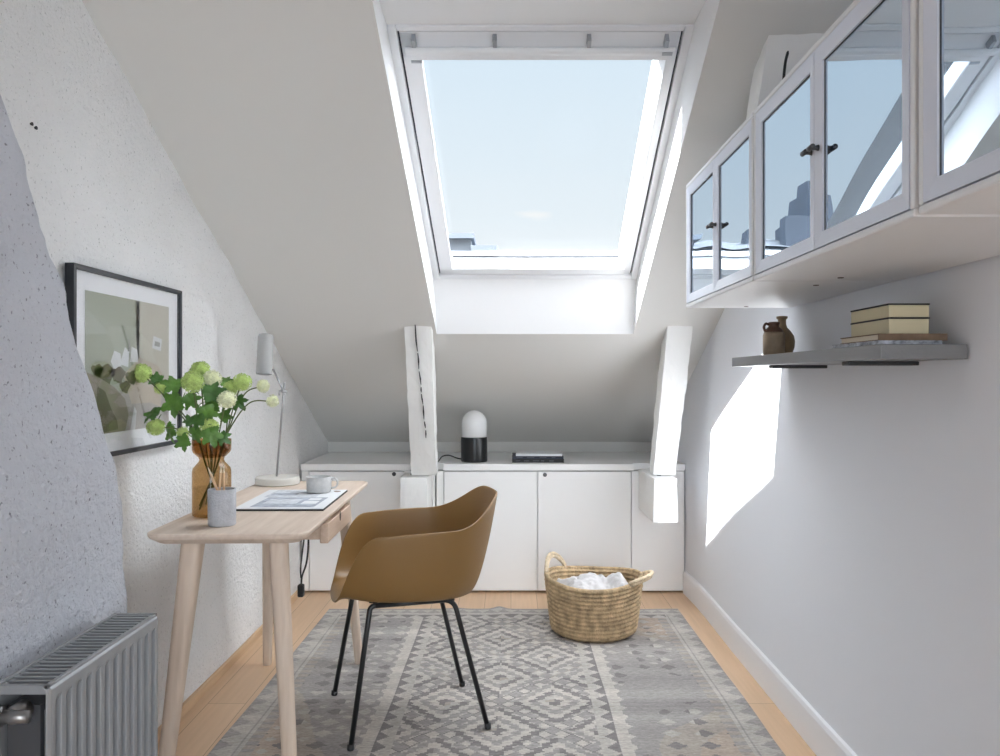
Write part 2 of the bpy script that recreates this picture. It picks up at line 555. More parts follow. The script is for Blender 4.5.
bm = bmesh.new(); sbox(bm, SX0 - .5, SX0 - .004, -.6, SLEN + .5, .101, BLOCK_TOP)  # unseen slab added left of the window to narrow the sun patch
o = struct(obj('trim_2', bm, 'tar', loc=SO), 'masonry upstand on the roof beside the window', 'parapet')
# wall surfaces as displaced grids
def grid(bm, fn, us, vs):
    rows = [[bm.verts.new(fn(u, v)) for u in us] for v in vs]
    for a, b in zip(rows, rows[1:]):
        for i in range(len(us) - 1):
            bm.faces.new([a[i], a[i + 1], b[i + 1], b[i]])


lin = lambda a, b, n: [a + (b - a) * i / n for i in range(n + 1)]


def wl(y, z):
    d = .016 * noise.noise(Vector((y * 1.7, z * 1.7, 3))) + .007 * noise.noise(Vector((y * 6, z * 6, 1))) + .0025 * noise.noise(Vector((y * 22, z * 22, 7)))
    k = max(0, min(1, (4.6 - y) / .6))
    if 1.8 < y < 3.0 and .7 < z < 1.7:                     # the wall is flatter where the picture hangs
        d *= 1 - .8 * min(1, (y - 1.8) / .2, (3.0 - y) / .2, (z - .7) / .2, (1.7 - z) / .2)
    b_ = max(.12, min(1, z / .35))
    return (XL + (d * (.35 + .65 * k) - .012) * b_, y, z)


bm = bmesh.new(); grid(bm, wl, lin(YF, YB + .06, 150), lin(-.02, 2.7, 70))
wall_left = struct(obj('wall_left', bm, 'plaster', smooth=True), 'rough white plastered left wall', 'wall')
# two old nail holes up on the left wall
t = thing('nail_hole', 'pair of small dark nail holes high on the left wall', 'hole', wl(1.905, 1.765))
for dy, dz in ((0, 0), (.017, -.004)):
    bm = bmesh.new(); lathe(bm, [(.002, -.004), (.0045, 0), (.0045, .0015)], 10, mt=Matrix.Rotation(PI / 2, 4, 'Y'))
    obj('hole', bm, 'crack', t, loc=(.008, dy, dz))


def wr(y, z):
    d = .012 * noise.noise(Vector((y * 1.2, z * 1.2, 13)))
    k = max(0, min(1, (y - 3.9) / 1.0))                   # the old wall drifts inwards towards the eaves
    return (XR + d - .05 * k * k + .004, y, z)


bm = bmesh.new(); grid(bm, wr, lin(YD - .06, YB + .06, 90), lin(-.02, 2.7, 40))
struct(obj('wall_right', bm, 'wall', smooth=True), 'smooth white right wall with a patch of sunlight', 'wall')
bm = bmesh.new(); quad(bm, [(XL - .15, YB, -.02), (XR + .15, YB, -.02), (XR + .15, YB, 1.0), (XL - .15, YB, 1.0)])
struct(obj('wall_back', bm, 'ceil'), 'low white knee wall behind the cabinets', 'wall')
bm = bmesh.new(); quad(bm, [(XN, YF, -.02), (XN, YD, -.02), (XN, YD, 2.7), (XN, YF, 2.7)])
struct(obj('wall_hall', bm, 'wall'), 'white side wall of the room behind the viewer', 'wall')
# wall behind the camera, with an added window opening for the fill lamp
WX0, WX1, WZ0, WZ1 = .0, 2.1, .35, 2.0
bm = bmesh.new()
for x0, x1, z0, z1 in ((XL - .15, WX0, -.02, 2.7), (WX1, XN, -.02, 2.7), (WX0, WX1, -.02, WZ0), (WX0, WX1, WZ1, 2.7)):
    quad(bm, [(x0, YF, z0), (x1, YF, z0), (x1, YF, z1), (x0, YF, z1)])
struct(obj('wall_front', bm, 'wall'), 'white wall behind the viewer with a window', 'wall')
bm = B((XL - .15, -1.02, YD - .12, YD, -.02, 2.7), (.86, XN, YD - .12, YD, -.02, 2.7), (-1.02, .86, YD - .12, YD, 1.93, 2.7))  # added to keep fill light off the upper ceiling
struct(obj('wall_doorway', bm, 'wall'), 'white wall behind the viewer with an open doorway', 'wall')
w2 = struct(thing('window_2', 'window in the wall behind the viewer', 'window', ((WX0 + WX1) / 2, YF, WZ0)))  # window added to carry the fill lamp
hw_, hh_ = (WX1 - WX0) / 2 + .02, WZ1 - WZ0
bm = B((-hw_, hw_, -.06, .02, -.04, .03), (-hw_, hw_, -.06, .02, hh_ - .03, hh_ + .04), (-hw_, -hw_ + .06, -.06, .02, .03, hh_ - .03), (hw_ - .06, hw_, -.06, .02, .03, hh_ - .03), (-.025, .025, -.05, .01, .03, hh_ - .03))
obj('window_frame', bm, 'winwhite', w2)
bm = B((-hw_ + .06, hw_ - .06, -.025, -.02, .03, hh_ - .03))
obj('glass_pane', bm, 'winglass', w2)

# baseboards
bm = bmesh.new()
pr = [(.0, .0), (-.016, .0), (-.016, .105), (-.012, .118), (-.004, .122), (0, .122)]
ys = lin(YD, 4.31, 60)
loops = [[(wr(y, .06)[0] + .004 + p[0], y, p[1]) for p in pr] for y in ys]
prism(bm, loops)
struct(obj('baseboard_right', bm, 'base'), 'white baseboard along the right wall', 'baseboard')
bm = bmesh.new()
loops = [[(XL - .012 + p[0] + .003 * noise.noise(Vector((y, 3, 3))), y, p[1]) for p in [(0, 0), (.024, 0), (.024, .028), (.021, .033), (0, .035)]] for y in lin(2.0, 4.31, 40)]
prism(bm, loops)
struct(obj('baseboard_left', bm, 'skirt'), 'low oak baseboard along the left wall', 'baseboard')

# the leaning chimney breast in the left foreground
EDGE = [(-.05, 2.0), (.45, 1.995), (.67, 1.984), (.83, 1.94), (.99, 1.872), (1.11, 1.827), (1.35, 1.70), (1.53, 1.58), (1.69, 1.487), (2.0, 1.30), (2.4, 1.06), (2.7, .9)]


def edge_y(z):
    for (z0, y0), (z1, y1) in zip(EDGE, EDGE[1:]):
        if z <= z1:
            t = max(0, (z - z0) / (z1 - z0)); return y0 + (y1 - y0) * t
    return EDGE[-1][1]


bm = bmesh.new()
XC, RC = -.955, .045
us = lin(0, 1, 70) + [1 + .04 * k for k in range(1, 11)] + [1.55, 1.7, 2.0]


def chim(u, z):
    ye = edge_y(z) + .042 + .012 * noise.noise(Vector((z * 5, 2, 9))) + .004 * noise.noise(Vector((z * 21, 2, 4)))
    y0 = .2
    if u <= 1:
        p = Vector((XC, y0 + (ye - RC - y0) * u, z)); nrm = Vector((1, 0, 0))
    elif u <= 1.4:
        a = (u - 1) / .4 * PI / 2
        p = Vector((XC - RC + RC * math.cos(a), ye - RC + RC * math.sin(a), z)); nrm = Vector((math.cos(a), math.sin(a), 0))
    else:
        p = Vector((XC - RC - (u - 1.4) / .6 * .22, ye, z)); nrm = Vector((0, 1, 0))
    q = p * 1.0
    d = .016 * noise.noise(q * 4.) + .007 * noise.noise(q * 13) + .003 * noise.noise(q * 34)
    return p + nrm * d


grid(bm, chim, us, lin(-.05, 2.66, 150))
bmesh.ops.recalc_face_normals(bm, faces=bm.faces[:])
struct(obj('wall_chimney', bm, 'chimney', smooth=True), 'rough grey plastered chimney breast leaning in the left foreground', 'wall')


# ------------------------------------------------------------------ timber posts
def hewn(bm, fr, n=14, amp=.006, seed=0, ox=(0, 0, 0)):
    """fr(s) -> four corners (loop) at s in 0..1, subdivided and roughened"""
    K = 5
    loops = []
    for i in range(n + 1):
        c = [Vector(p) for p in fr(i / n)]
        loop = []
        for a, b in zip(c, c[1:] + c[:1]):
            for k in range(K):
                loop.append(a.lerp(b, k / K))
        cen = sum(c, Vector()) / 4
        out = []
        for k, p in enumerate(loop):
            d = amp * noise.noise(p * 9 + Vector((seed, 0, 0))) + amp * .6 * noise.noise(p * 24 + Vector((seed, 5, 0)))
            q = p + (p - cen).normalized() * d
            if k % K == 0:
                q = q.lerp(cen, .03)
            out.append(q - Vector(ox))
        loops.append(out)
    prism(bm, loops)


def post(label, xt, xb, yt, zt, ybm, zb, depth, block, seed, crack=False):
    """a leaning strut: its front face runs from (yt, zt) down to (ybm, zb)"""
    org = Vector(((xb[0] + xb[1]) / 2, ybm + depth / 2, 0))
    t = thing('timber_post', label, 'post', org)

    def fr(s):
        s2 = s * 1.06 - .06 if s < .06 else s
        y = yt + (ybm - yt) * s2; z = zt + (zb - zt) * s2
        x0 = xt[0] + (xb[0] - xt[0]) * s; x1 = xt[1] + (xb[1] - xt[1]) * s
        return [(x0, y, z), (x1, y, z), (x1, y + depth, z + .0), (x0, y + depth, z + .0)]
    bm = bmesh.new(); hewn(bm, fr, 22, .007, seed, org)
    obj('shaft', bm, 'beam', t)
    if block:
        bx0, bx1, by0, by1, bz0, bz1 = block
        bm = bmesh.new()
        hewn(bm, lambda s: [(bx0 + .008 * s, by0 + .01 * s, bz0 + (bz1 - bz0) * s), (bx1 - .004 * s, by0 + .012 * s, bz0 + (bz1 - bz0) * s), (bx1, by1, bz0 + (bz1 - bz0) * s), (bx0, by1, bz0 + (bz1 - bz0) * s)], 8, .006, seed + 3, org)
        obj('foot_block', bm, 'beam', t)
        bm = B((bx0 + .045 - org.x, bx1 - .06 - org.x, by0 + .13 - org.y, by0 + .2 - org.y, bz1 + .0, bz1 + .0055))
        plabel(obj('joint_gap', bm, 'crack', t), 'dark gap between post and block')
    if crack:
        bm = bmesh.new()
        segs = [(.03, .16), (.17, .27), (.285, .37), (.385, .42), (.43, .50), (.505, .60), (.615, .66), (.675, .73)]
        for s0, s1 in segs:
            P = []
            for s, w in ((s0, .0015), ((s0 + s1) / 2, .0032), (s1, .001)):
                c = fr(s); fx = .40 + .36 * s + .012 * math.sin(s * 40)
                m = Vector(c[0]).lerp(Vector(c[1]), fx) - org
                m.y -= .0075 + .002
                P.append((m + Vector((-w, 0, 0)), m + Vector((w, 0, 0))))
            for (a, b), (c_, d) in zip(P, P[1:]):
                back = Vector((0, .014, 0))
                prism(bm, [[a, b, b + back, a + back], [c_, d, d + back, c_ + back]])
        plabel(obj('crack', bm, 'crack', t), 'long dark drying crack down the front')
    return t


post('white painted timber post with a long dark crack, between desk and dome lamp', (-.497, -.366), (-.520, -.388), 3.70, 1.405, 4.15, .655, .13,
     (-.575, -.425, 4.09, 4.305, .40, .648), 1.3, True)
post('white painted timber post leaning above the straw basket, right of the books', (.725, .845), (.706, .822), 3.70, 1.405, 3.98, .678, .13,
     (.685, .808, 3.86, 4.305, .462, .672), 5.1)
post('short white boxed timber rising from behind the wall cabinets to the ceiling', (.715, .985), (.715, .985), 2.215, 2.14, 2.60, 1.55, .12, None, 8.8)
# the loose wire on top of the wall cabinets
bm = bmesh.new(); tube(bm, curve([(.735, 2.17, 1.83), (.737, 2.165, 1.95), (.742, 2.165, 2.01), (.75, 2.165, 2.045)], 6), [.004] * 18 + [.002], 8)
tag(obj('wire_end', bm, 'cord'), 'short dark wire end poking up behind the wall cabinets', 'wire')

# ------------------------------------------------------------------ low cabinets along the back
YC = 4.316
zt0 = .658


def low_cabinet(label, x0, x1, doors, panels, xcut):
    t = thing('low_cabinet', label, 'cabinet', ((x0 + x1) / 2, YC, 0))
    cx = (x0 + x1) / 2
    bm = B((x0 - cx, x1 - cx, .022, .64, .03, .655), (x0 - cx, x1 - cx, .05, .62, 0, .03))
    obj('carcass', bm, 'white', t)
    for a, b in panels:
        obj('panel', B((a - cx, b - cx, 0, .022, .012, zt0)), 'white', t, mods=[BEV(.0015)])
    for a, b, lx, lz in doors:
        d = obj('door', B((a - cx, b - cx, -.001, .021, .014, zt0 - .004)), 'white', t, mods=[BEV(.002)])
        if lx is not None:
            bm = bmesh.new()
            mt = Matrix.Translation((lx - cx, -.001, lz)) @ Matrix.Rotation(PI / 2, 4, 'X')
            lathe(bm, [(.011, -.004), (.011, .002), (.009, .0035), (.0035, .0035), (.003, .001)], 20, mt=mt)
            plabel(obj('lock', bm, 'knob', d), 'round dark cabinet lock')
    return t


low_cabinet('white low built-in cabinet behind the desk, left of the cracked post', XL + .005, -.41,
            [(-1.086, -.578, -.631, .642)], [(XL + .005, -1.092), (-.572, -.41)], None)
low_cabinet('wide white low built-in cabinet with two doors under the dome lamp and books', -.402, .935,
            [(-.360, .1405, None, None), (.1455, .646, .183, .638)], [(-.402, -.365), (.652, .935)], None)
bm = bmesh.new()
xs = [(XL, YC - .006), (-.545, YC - .006), (-.545, 4.36), (-.365, 4.36), (-.365, YC - .006), (.662, YC - .006), (.662, 4.36), (.835, 4.36), (.835, YC - .006), (.94, YC - .006), (.94, YB - .003), (XL, YB - .003)]
prism(bm, [[(x, y, .661) for x, y in xs], [(x, y, .696) for x, y in xs]])
tag(obj('cabinet_worktop', bm, 'white', mods=[BEV(.002)]), 'continuous white worktop over the low built-in cabinets', 'worktop')

# dome lamp
t = thing('dome_lamp', 'small table lamp with white glass dome on a black cylinder base', 'lamp', (-.2045, 4.45, .696))
R = .0735
bm = bmesh.new(); lathe(bm, [(R - .003, 0), (R, .003), (R, .134), (R - .003, .137)], 48)
obj('lamp_base', bm, 'blacklamp', t, True, mods=[BEV(.001)])
bm = bmesh.new()
prof = [(R - .003, .137), (R - .003, .215)] + [((R - .003) * math.cos(a), .215 + (R - .003) * math.sin(a)) for a in [PI / 2 * k / 10 for k in range(1, 10)]] + [(.003, .215 + R - .003)]
lathe(bm, prof, 48); obj('glass_dome', bm, 'opal', t, True)
bm = bmesh.new(); tube(bm, curve([(-R + .004, .01, .012), (-.10, .0, .02), (-.14, -.01, .035), (-.175, -.02, .03), (-.195, -.04, .006), (-.203, -.085, .004)], 8), .0035, 8)
obj('power_cord', bm, 'cord', t)


# three books on the worktop
def book(name, label, x0, x1, y0, y1, z0, h, cover, rz=0, group=None, marks=None):
    t = thing(name, label, 'book', ((x0 + x1) / 2, (y0 + y1) / 2, z0), rz, group)
    w, d = (x1 - x0) / 2, (y1 - y0) / 2
    ct = min(.003, h * .18)
    bm = B((-w, w, -d, d, 0, ct), (-w, w, -d, d, h - ct, h), (-w, w, -d, -d + .003, ct, h - ct))
    obj('cover', bm, cover, t)
    obj('pages', B((-w + .004, w - .004, -d + .003, d - .004, ct, h - ct)), 'pages', t)
    if marks:
        x = -w + .02
        rnd = random.Random(marks)
        while x < w - .05:
            l = rnd.uniform(.018, .045)
            plabel(obj('spine_lettering', B((x, x + l, -d - .0006, -d + .001, h * .4, h * .62)), 'spine', t), 'pale blurred line of lettering')
            x += l + rnd.uniform(.008, .03)
    return t


g = 'books lying on the low cabinet'
book('book', 'black bound book at the bottom of the pile on the worktop', .006, .290, 4.38, 4.60, .696, .02, 'blackpaper', 0, g, 3)
book('book', 'dark blue book in the middle of the pile on the worktop', .008, .287, 4.382, 4.59, .716, .016, 'bluebook', .01, g, 5)
book('book', 'thin white book on top of the pile on the worktop', .028, .283, 4.385, 4.57, .732, .013, 'whitepaper', -.02, g)

# ------------------------------------------------------------------ wall cabinets, shelf
XF = .598
CB, CT = 1.394, 1.804


def wall_cabinet(label, y0, y1):
    t = thing('wall_cabinet', label, 'cabinet', (XF, (y0 + y1) / 2, CB), 0, 'glass fronted wall cabinets')
    hy = (y1 - y0) / 2
    HH = CT - CB
    D = .335
    bm = B((-.014, D, -hy, hy, 0, .0125), (-.014, D, -hy, hy, HH - .0125, HH), (-.014, D, -hy, -hy + .0125, .0125, HH - .0125), (-.014, D, hy - .0125, hy, .0125, HH - .0125), (D - .01, D, -hy + .0125, hy - .0125, .0125, HH - .0125))
    obj('carcass', bm, 'cabin', t, mods=[BEV(.003)])
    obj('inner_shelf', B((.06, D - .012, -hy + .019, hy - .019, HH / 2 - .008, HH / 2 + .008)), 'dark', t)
    e = .0142
    for s in (-1, 1):
        a, b = (-hy + e, -.0015) if s < 0 else (.0015, hy - e)
        z0, z1 = .0142, HH - .0142
        w = .029
        d = bmesh.new()
        x0, x1 = -.014, .003
        outer = [(a, z0), (b, z0), (b, z1), (a, z1)]; inner = [(a + w, z0 + w), (b - w, z0 + w), (b - w, z1 - w), (a + w, z1 - w)]
        for k in range(4):                                    # four mitred members
            o0, o1, i1, i0 = outer[k], outer[(k + 1) % 4], inner[(k + 1) % 4], inner[k]
            sh = .0004
            L0 = [(x0, *o0), (x0, *o1), (x0 + .004, *i1), (x0 + .004, *i0)]
            L1 = [(x1, *o0), (x1, *o1), (x1, *i1), (x1, *i0)]
            prism(d, [L0, L1])
        do = obj('door', d, 'doorfr', t)
        plabel(obj('glass_pane', B((-.005, -.001, a + w - .004, b - w + .004, z0 + w - .004, z1 - w + .004)), 'pane', do), 'mirroring glass pane')
        bm = bmesh.new()
        q = .0026
        for p0, p1 in zip(inner, inner[1:] + inner[:1]):
            box(bm, -.0062, -.0052, min(p0[0], p1[0]) - q * .5, max(p0[0], p1[0]) + q * .5, min(p0[1], p1[1]) - q * .5, max(p0[1], p1[1]) + q * .5)
        obj('pane_bead', bm, 'gasket', do)
        ky = s * .0165
        bm = bmesh.new()
        tube(bm, [(-.012, ky, HH / 2), (-.018, ky, HH / 2), (-.025, ky, HH / 2)], [.006, .004, .004], 12)
        tube(bm, [(-.0265, ky - .0125, HH / 2), (-.0265, ky - .0105, HH / 2), (-.0265, ky + .0105, HH / 2), (-.0265, ky + .0125, HH / 2)], [.004, .0052, .0052, .004], 12)
        plabel(obj('knob', bm, 'knob', do, True), 'dark pewter T-shaped knob')
    for yy in (-hy + .08, hy - .06):
        bm = bmesh.new(); lathe(bm, [(.007, -.0012), (.007, .001)], 14)
        plabel(obj('screw_cap', bm, 'slot', t, loc=(.17, yy, 0)), 'small dark screw hole underneath')
    return t


wall_cabinet('farthest glass fronted wall cabinet, nearest the roof window', 1.934, 2.672)
wall_cabinet('middle glass fronted wall cabinet, above the shelf with the cream boxes', 1.160, 1.924)
wall_cabinet('nearest glass fronted wall cabinet, cut off by the right edge', .386, 1.148)

t = thing('wall_shelf', 'grey floating shelf on the right wall under the cabinets', 'shelf', (.764, 2.21, 1.199))
obj('board', B((0, .18, -.557, .557, 0, .031)), 'shelf', t, mods=[BEV(.0015)])
for y in (-.345, .19):
    obj('bracket', B((.015, .178, y - .02, y + .02, -.010, -.0005)), 'bracket', t, mods=[BEV(.002)])
ZS = 1.2305

# stoneware on the shelf
t = thing('stoneware_jug', 'small stoneware jug with dark brown neck and loop handle on the shelf', 'jug', (.818, 2.49, ZS))
bm = bmesh.new(); lathe(bm, [(.030, 0), (.033, .004), (.033, .062), (.030, .072)], 32); obj('body', bm, 'stone_l', t, True)
bm = bmesh.new(); lathe(bm, [(.0302, .0715), (.026, .080), (.017, .088), (.015, .094), (.018, .098), (.018, .102), (.014, .104), (.012, .098)], 32)
plabel(obj('neck', bm, 'stone_d', t, True), 'dark brown glazed neck')
bm = bmesh.new(); tube(bm, curve([(-.016, -.004, .095), (-.027, -.008, .098), (-.034, -.01, .088), (-.030, -.008, .075)], 6), .0042, 8); obj('handle', bm, 'stone_d', t, True)
t = thing('stoneware_bottle', 'round bellied brown stoneware bottle behind the small jug', 'bottle', (.862, 2.545, ZS), 0)
bm = bmesh.new(); lathe(bm, [(.028, 0), (.036, .006), (.044, .03), (.046, .05), (.042, .07), (.030, .088), (.018, .100), (.0145, .112), (.0145, .128), (.020, .132), (.020, .139), (.013, .140), (.011, .12)], 36); bmesh.ops.scale(bm, vec=(.86, .86, .90), verts=bm.verts)
obj('body', bm, 'stone_t', t, True)


def shelf_box(label, x0, x1, y0, y1, z0, h):
    t = thing('storage_box', label, 'box', ((x0 + x1) / 2, (y0 + y1) / 2, z0), 0, 'cream card boxes on the shelf')
    w, d = (x1 - x0) / 2, (y1 - y0) / 2
    obj('body', B((-w, w, -d, d, 0, h - .0035)), 'card', t, mods=[BEV(.001)])
    plabel(obj('lid', B((-w - .001, w + .001, -d - .001, d + .001, h - .0035, h)), 'blackpaper', t), 'thin black lid edge')
    return t


t = thing('book', 'thin book in mottled blue grey paper, lowest of the shelf stack', 'book', (.834, 1.785, ZS))
obj('cover', B((-.068, .066, -.115, .125, 0, .0015), (-.068, .066, -.115, .125, .0065, .008), (.063, .066, -.115, .125, .0015, .0065)), 'pattern', t)
obj('pages', B((-.066, .062, -.113, .123, .0015, .0065)), 'pattern', t)
t = thing('book', 'brown cloth bound book lying under the cream boxes on the shelf', 'book', (.845, 1.775, ZS + .0082))
obj('cover', B((-.073, .072, -.095, .10, 0, .0022), (-.073, .072, -.095, .10, .0125, .0147), (-.073, .072, -.095, -.092, .0022, .0125)), 'bookbrown', t)
obj('pages', B((-.071, .070, -.091, .098, .0022, .0125)), 'pages', t)
shelf_box('larger cream box with black lid edge, lower of two on the shelf books', .80, .885, 1.693, 1.882, ZS + .0231, .035)
shelf_box('shallow cream box with black lid edge, topmost of the shelf stack', .80, .885, 1.693, 1.882, ZS + .0585, .029)

# ------------------------------------------------------------------ picture on the left wall
PX = -1.127
t = thing('framed_picture', 'large black framed print with white mount hanging on the rough wall', 'picture', (PX, 2.378, .940))
pw, ph, fw = .336, .515, .013
bm = bmesh.new()
outer = [(-pw, 0), (pw, 0), (pw, ph), (-pw, ph)]; inner = [(-pw + fw, fw), (pw - fw, fw), (pw - fw, ph - fw), (-pw + fw, ph - fw)]
for k in range(4):
    o0, o1, i1, i0 = outer[k], outer[(k + 1) % 4], inner[(k + 1) % 4], inner[k]
    prism(bm, [[(-.012, *o0), (-.012, *o1), (-.012, *i1), (-.012, *i0)], [(.012, *o0), (.012, *o1), (.012, *i1), (.012, *i0)]])
obj('frame', bm, 'frame', t, mods=[BEV(.001)])
obj('mount', B((-.006, .0, -pw + fw, pw - fw, fw, ph - fw)), 'matb', t)
iy0, iy1, iz0, iz1 = -pw + .072, pw - .082, .066, ph - .062
bm = bmesh.new()


def pq(pts, mi, lay=0):
    x = .0012 + .0002 * lay
    quad(bm, [(x, iy0 + (iy1 - iy0) * u, iz0 + (iz1 - iz0) * v) for u, v in pts], mi)


pq([(0, 0), (.6, 0), (.6, 1), (0, 1)], 0)
pq([(.56, 0), (1, 0), (1, 1), (.56, 1)], 1)
pq([(.2, 0), (1, 0), (1, .34), (.62, .38), (.2, .25)], 7, 1)
pq([(.40, .42), (.60, .56), (.84, .50), (.92, .42), (.88, .16), (.74, .20), (.50, .2)], 2, 2)
pq([(.36, .50), (.42, .63), (.47, .60), (.46, .48)], 4, 3)
pq([(.48, .52), (.50, .64), (.57, .62), (.58, .52)], 4, 3)
pq([(.26, .52), (.30, .60), (.37, .58), (.38, .48), (.3, .45)], 4, 3)
pq([(.45, .60), (.47, .70), (.475, .70), (.49, .60)], 6, 4)
pq([(.76, .64), (.78, .74), (.90, .72), (.88, .62)], 4, 3)
pq([(.79, .66), (.80, .70), (.87, .69), (.865, .655)], 6, 4)
for cu, cv, r, mi in ((.20, .42, .10, 5), (.34, .42, .08, 5), (.50, .40, .07, 5), (.12, .45, .06, 5), (.42, .33, .06, 5)):  # plant's reflection in the picture glass, painted into the print
    pq([(cu + r * math.cos(a) * (1 + .25 * math.sin(3 * a)), cv + .75 * r * math.sin(a) * (1 + .2 * math.cos(5 * a))) for a in [2 * PI * k / 16 for k in range(16)]], 5, 5)
pq([(0, 0), (.42, 0), (.46, .12), (.42, .24), (.3, .33), (.14, .4), (0, .44)], 8, 6)
pq([(.08, .0), (.34, .02), (.33, .08), (.26, .18), (.2, .3), (.12, .34), (.1, .2)], 5, 7)
pq([(.48, .0), (.54, .0), (.56, .14), (.53, .18)], 4, 6)
obj('print', bm, ['p_green', 'p_beige', 'p_bed', 'p_grey', 'p_white', 'p_olive', 'p_grey', 'p_floor', 'p_brown'], t)
obj('glass', B((.006, .008, -pw + fw, pw - fw, fw, ph - fw)), 'picglass', t)

# ------------------------------------------------------------------ radiator
t = thing('radiator', 'grey ribbed panel radiator below the chimney breast', 'radiator', (-.805, 1.62, 0))
ry0, ry1, rz0, rz1, rd = -.226, .205, .10, .62, .10
bm = bmesh.new()
NR = 12; pitch = (ry1 - ry0 - .02) / NR
verts = []
prof_y = []
for k in range(NR):
    c = ry0 + .01 + pitch * (k + .5)
    for dy, dx in ((-.5, 0), (-.30, 0), (-.20, -.018), (.20, -.018), (.30, 0)):
        prof_y.append((c + dy * pitch, dx))
prof_y = [(ry0, -.006)] + [(ry0 + .006, 0)] + prof_y[1:] + [(ry1 - .006, 0), (ry1, -.006)]
zs = [(rz0, 0), (rz0 + .03, 0), (rz0 + .05, 1), (rz1 - .048, 1), (rz1 - .022, 0.), (rz1 - .006, 0), (rz1, -1)]
rows = []
for z, k in zs:
    rows.append([bm.verts.new(((dx if abs(dx) < .0061 and (y < ry0 + .001 or y > ry1 - .001) else dx * max(k, 0)) - (.006 if k < 0 else 0), y, z)) for y, dx in prof_y])
for a, b in zip(rows, rows[1:]):
    for i in range(len(prof_y) - 1):
        bm.faces.new([a[i], a[i + 1], b[i + 1], b[i]])
obj('front_panel', bm, 'rad', t, mods=[('SOLIDIFY', dict(thickness=.004, offset=0)), BEV(.0015)])
obj('back_panel', B((-rd, -rd + .014, ry0, ry1, rz0, rz1)), 'rad', t, mods=[BEV(.003)])
obj('side_panel', B((-rd + .014, -.004, ry1 - .004, ry1, rz0 + .01, rz1 - .004)), 'rad', t)
obj('core', B((-rd + .02, -.022, ry0 + .012, ry1 - .01, rz0 + .02, rz1 - .035)), 'radd', t)
bm = bmesh.new()
box(bm, -.010, -.002, ry0, ry1, rz1 - .003, rz1 + .004); box(bm, -rd, -rd + .008, ry0, ry1, rz1 - .003, rz1 + .004)
box(bm, -rd, -.002, ry0, ry0 + .008, rz1 - .012, rz1 + .004); box(bm, -rd, -.002, ry1 - .006, ry1, rz1 - .003, rz1 + .004)
n = 23
for k in range(n):
    y = ry0 + .012 + (ry1 - ry0 - .022) * k / (n - 1)
    box(bm, -rd + .008, -.010, y - .0036, y + .0036, rz1 - .006, rz1 + .002)
plabel(obj('top_grille', bm, 'rad', t, mods=[BEV(.001)]), 'slotted top grille')
bm = bmesh.new()
zv = rz1 - .04
tube(bm, [(-.05, ry0 + .012, zv), (-.05, ry0 - .02, zv)], .016, 16); tube(bm, [(-.05, ry0 - .02, zv), (-.05, ry0 - .03, zv)], .012, 6)
tube(bm, [(-.02, ry0 - .025, zv), (-.065, ry0 - .025, zv)], .011, 14); tube(bm, [(-.065, ry0 - .025, zv), (-.095, ry0 - .025, zv)], [.017, .017], 16)
tube(bm, [(-.095, ry0 - .025, zv), (-.12, ry0 - .025, zv)], [.013, .014], 16)
tube(bm, [(-.085, ry0 - .025, zv), (-.087, ry0 - .025, zv - .06), (-.088, ry0 - .025, .0)], [.012, .008, .008], 12)
plabel(obj('valve', bm, 'brass', t, True), 'aged metal valve and supply pipe')

# ------------------------------------------------------------------ desk
DX0, DX1, DY0, DY1, DZ = -1.004, -.566, 2.150, 3.265, .74
dc = Vector(((DX0 + DX1) / 2, (DY0 + DY1) / 2, 0))
t = thing('desk', 'narrow pale wood desk with splayed legs along the rough wall', 'desk', dc, .023)
x0, x1, y0, y1 = DX0 - dc.x, DX1 - dc.x, DY0 - dc.y, DY1 - dc.y
bm = bmesh.new()
i = .028
prism(bm, [rrect(x0 + i, x1 - i, y0 + i, y1 - i, DZ - .0305, .03), rrect(x0 + i * .92, x1 - i * .92, y0 + i * .92, y1 - i * .92, DZ - .0295, .03), rrect(x0 + .003, x1 - .003, y0 + .003, y1 - .003, DZ - .015, .045), rrect(x0, x1, y0, y1, DZ - .007, .045), rrect(x0, x1, y0, y1, DZ - .002, .045), rrect(x0 + .002, x1 - .002, y0 + .002, y1 - .002, DZ, .044)])
obj('tabletop', bm, 'desk', t)


def leg(top, foot, w0, w1):
    top, foot = Vector(top) - dc, Vector(foot) - dc
    bm = bmesh.new()
    loops = []
    for s in (0, .25, .5, .75, 1):
        c = top.lerp(foot, s); w = w0 + (w1 - w0) * s
        loops.append(rrect(c.x - w / 2, c.x + w / 2, c.y - w / 2, c.y + w / 2, c.z, w * .32, 4))
    prism(bm, loops)
    return obj('leg', bm, 'deskleg', t, True, mods=[('EDGE_SPLIT', dict(split_angle=.9))])


leg((-.900, 2.245, DZ - .0305), (-.966, 2.185, 0), .058, .036)
leg((-.664, 2.245, DZ - .0305), (-.612, 2.185, 0), .050, .036)
leg((-.945, 3.165, DZ - .0305), (-.975, 3.245, 0), .050, .032)
leg((-.653, 3.150, DZ - .0305), (-.602, 3.235, 0), .050, .032)
ddx = (-.585 - dc.x)
bm = B((-.88 - dc.x, ddx - .013, 2.485 - dc.y, 2.85 - dc.y, .657, DZ - .0305))
box_o = obj('drawer_box', bm, 'drawer', t, mods=[BEV(.0015)])
df = obj('drawer_front', B((ddx - .012, ddx + .014, 2.47 - dc.y, 2.86 - dc.y, .648, DZ - .031)), 'drawer', t, mods=[BEV(.003)])
bm = bmesh.new()
prism(bm, [[(ddx + .0136, 2.665 - dc.y + .011 * math.cos(a), .700 + .016 * math.sin(a)) for a in [2 * PI * k / 16 for k in range(16)]], [(ddx + .0148, 2.665 - dc.y + .011 * math.cos(a), .700 + .016 * math.sin(a)) for a in [2 * PI * k / 16 for k in range(16)]]])
